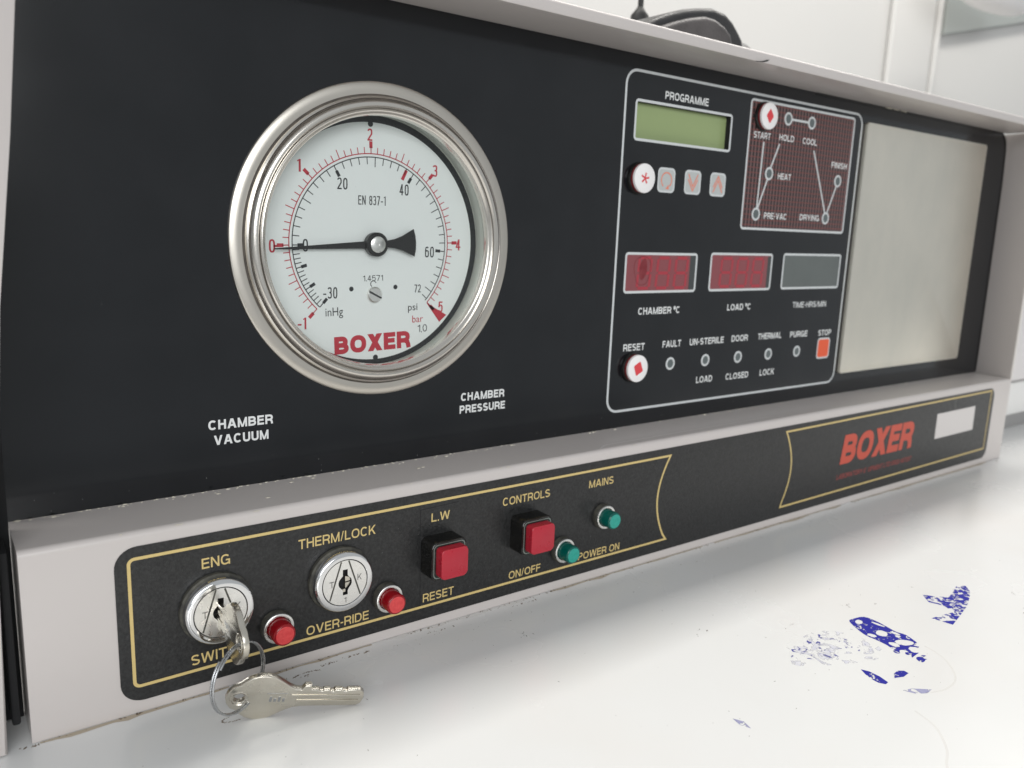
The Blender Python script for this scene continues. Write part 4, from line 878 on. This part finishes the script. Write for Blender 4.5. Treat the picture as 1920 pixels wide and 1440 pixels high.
# tan dried film along the machine's foot
for x0, x1 in ((-143, -80), (-76, -20), (-12, 70), (78, 190), (200, 330), (345, 540)):
    n = 14; top = [(x0+(x1-x0)*k/n, -31.2) for k in range(n+1)]; bot = [(x0+(x1-x0)*k/n, -32.0-abs(random.gauss(0, .9))*(1 if 0 < k < n else .1)) for k in range(n, -1, -1)]
    stain('dried_film', top+bot, silt_m if x0 != -12 else ring_stain)
# old ring of rust dirt under the keys
for (cx, cy, rx, ry, a0, a1) in ((-83.5, -52.5, 5.6, 1.8, 110, 360), (-52, -39.5, 6, 1.8, 15, 160)):
    bm = bmesh.new()
    for k in range(60):
        a = math.radians(random.uniform(a0, a1)); flake(bm, cx+rx*math.cos(a)+random.gauss(0, .12), cy+ry*math.sin(a)+random.gauss(0, .12), random.uniform(.08, .28), .25)
    o = mk('rust_crumbs', bm, grime_m, table, (cx, cy, TZ)); o['kind'] = 'stuff'

# ------------------------------------------------------------------ things behind
# padded leather pouch on the hood
bag = thing('leather_pouch', 'black padded leather pouch lying on top of the machine', 'pouch', (235, 65, 104.4))
outb = [(170, 104.6), (176, 117), (184, 122.5), (194, 127.5), (205, 132), (216, 135.5), (227, 138), (239, 140), (250, 139), (256, 136), (261.5, 131.5), (265.6, 127.5), (268, 118), (269, 104.6)]
bm = curve_shape([outb], 13, 4, 4)
for v in bm.verts: v.co = Vector((v.co.x+8, 58-v.co.z, v.co.y+2))
mk('pouch_body', bm, leather, bag, (235, 65, 104.4), True)
innb = [(178, 106), (186, 118.5), (194, 122.5), (203, 126), (214, 129.5), (226, 132.4), (234, 132.2), (242, 129.8), (247, 126.5), (250, 120), (251, 106)]
bm = curve_shape([innb], 1, 3.5, 4)
for v in bm.verts: v.co = Vector((v.co.x+8, 39.0-v.co.z, v.co.y+2))
mk('pouch_panel', bm, leather_in, bag, (235, 40, 104.4), True)
bm = bmesh.new(); add_tube(bm, [(x+8, 39.5, z+3.2) for x, z in innb], 1.0, 8); mk('piping', bm, cable_m, bag, (235, 40, 104.4), True)
bm = bmesh.new(); bmesh.ops.create_uvsphere(bm, u_segments=24, v_segments=14, radius=1, matrix=Matrix.Translation((294, 60, 117))@Matrix.Diagonal((20, 12, 18.8, 1))); mk('strap_lump', bm, leather, bag, (287, 62, 104.4), True)
# hanging cable with plug
cab = thing('hanging_cable', 'thin black cable with a bulbous plug hanging behind the machine', 'cable', (289.5, 150, 160))
bm = bmesh.new(); add_tube(bm, [(289.8, 150, 420), (289.6, 150, 250), (289.5, 150, 172)], 2.1, 12); mk('cord', bm, cable_m, cab, (289.5, 150, 300), True)
bm = bmesh.new(); add_tube(bm, [(289.4, 150, 173), (289.3, 150, 170), (289.2, 150, 167), (289.0, 150, 160), (288.6, 150, 152), (288.4, 150, 146)], [2.2, 4.2, 6.6, 7.2, 7.6, 6.0], 16); mk('plug', bm, cable_m, cab, (289, 150, 160), True)
# appliance to the right
ap = thing('lab_cabinet', 'pale enamel cabinet at the right edge beyond the machine', 'cabinet', (900, 20, TZ))
bm = bmesh.new(); add_box(bm, 620, 1250, 14, 500, TZ+14.5, TZ+46.5, 1.5); mk('white_band', bm, mat('white_enamel', (.72, .71, .69), .35), ap, (900, 14, TZ), True)
bm = bmesh.new(); add_box(bm, 622, 1248, 17, 498, TZ, TZ+14.5); mk('plinth', bm, gray_pl, ap, (900, 17, TZ))
bm = bmesh.new(); add_box(bm, 620, 1250, 12, 500, TZ+49, 70, 2); mk('cabinet_body', bm, appl_m, ap, (900, 12, TZ), True)
bm = bmesh.new(); add_box(bm, 624, 1246, 16, 498, TZ+46.5, TZ+49); mk('shadow_gap', bm, gray_pl, ap, (900, 16, TZ))
# flat grey sheet and white round vessel on the wall, upper right
gp = thing('wall_gray_sheet', 'flat grey board behind the round white lamp', 'sheet', (1900, 680, 445))
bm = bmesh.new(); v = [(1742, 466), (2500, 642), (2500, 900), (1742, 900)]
add_prism(bm, v, 680, 693, 1.5); mk('gray_sheet', bm, wall_gray, gp, (1900, 680, 600))
lampw = thing('round_lamp', 'white round lamp at the top right corner of the photo', 'lamp', (1690, 560, 500))
bm = bmesh.new()
prof = [(0, 0), (60, 1), (110, 6), (140, 16), (156, 30), (160, 46), (156, 60)]
rings = []
for r_, h_ in prof:
    rings.append([bm.verts.new((1690+(r_ or .01)*math.cos(2*PI*k/64), 560+.28*(r_ or .01)*math.sin(2*PI*k/64), 488+h_)) for k in range(64)])
for a, b in zip(rings[:-1], rings[1:]):
    for k in range(64): bm.faces.new((a[k], a[(k+1) % 64], b[(k+1) % 64], b[k]))
mk('lamp_dome', bm, white_pl, lampw, (1690, 540, 500), True)
bm = bmesh.new(); add_tube(bm, [(1690, 560, 540), (1690, 560, 1690)], 14, 24); mk('lamp_stem', bm, white_pl, lampw, (1690, 540, 600), True)
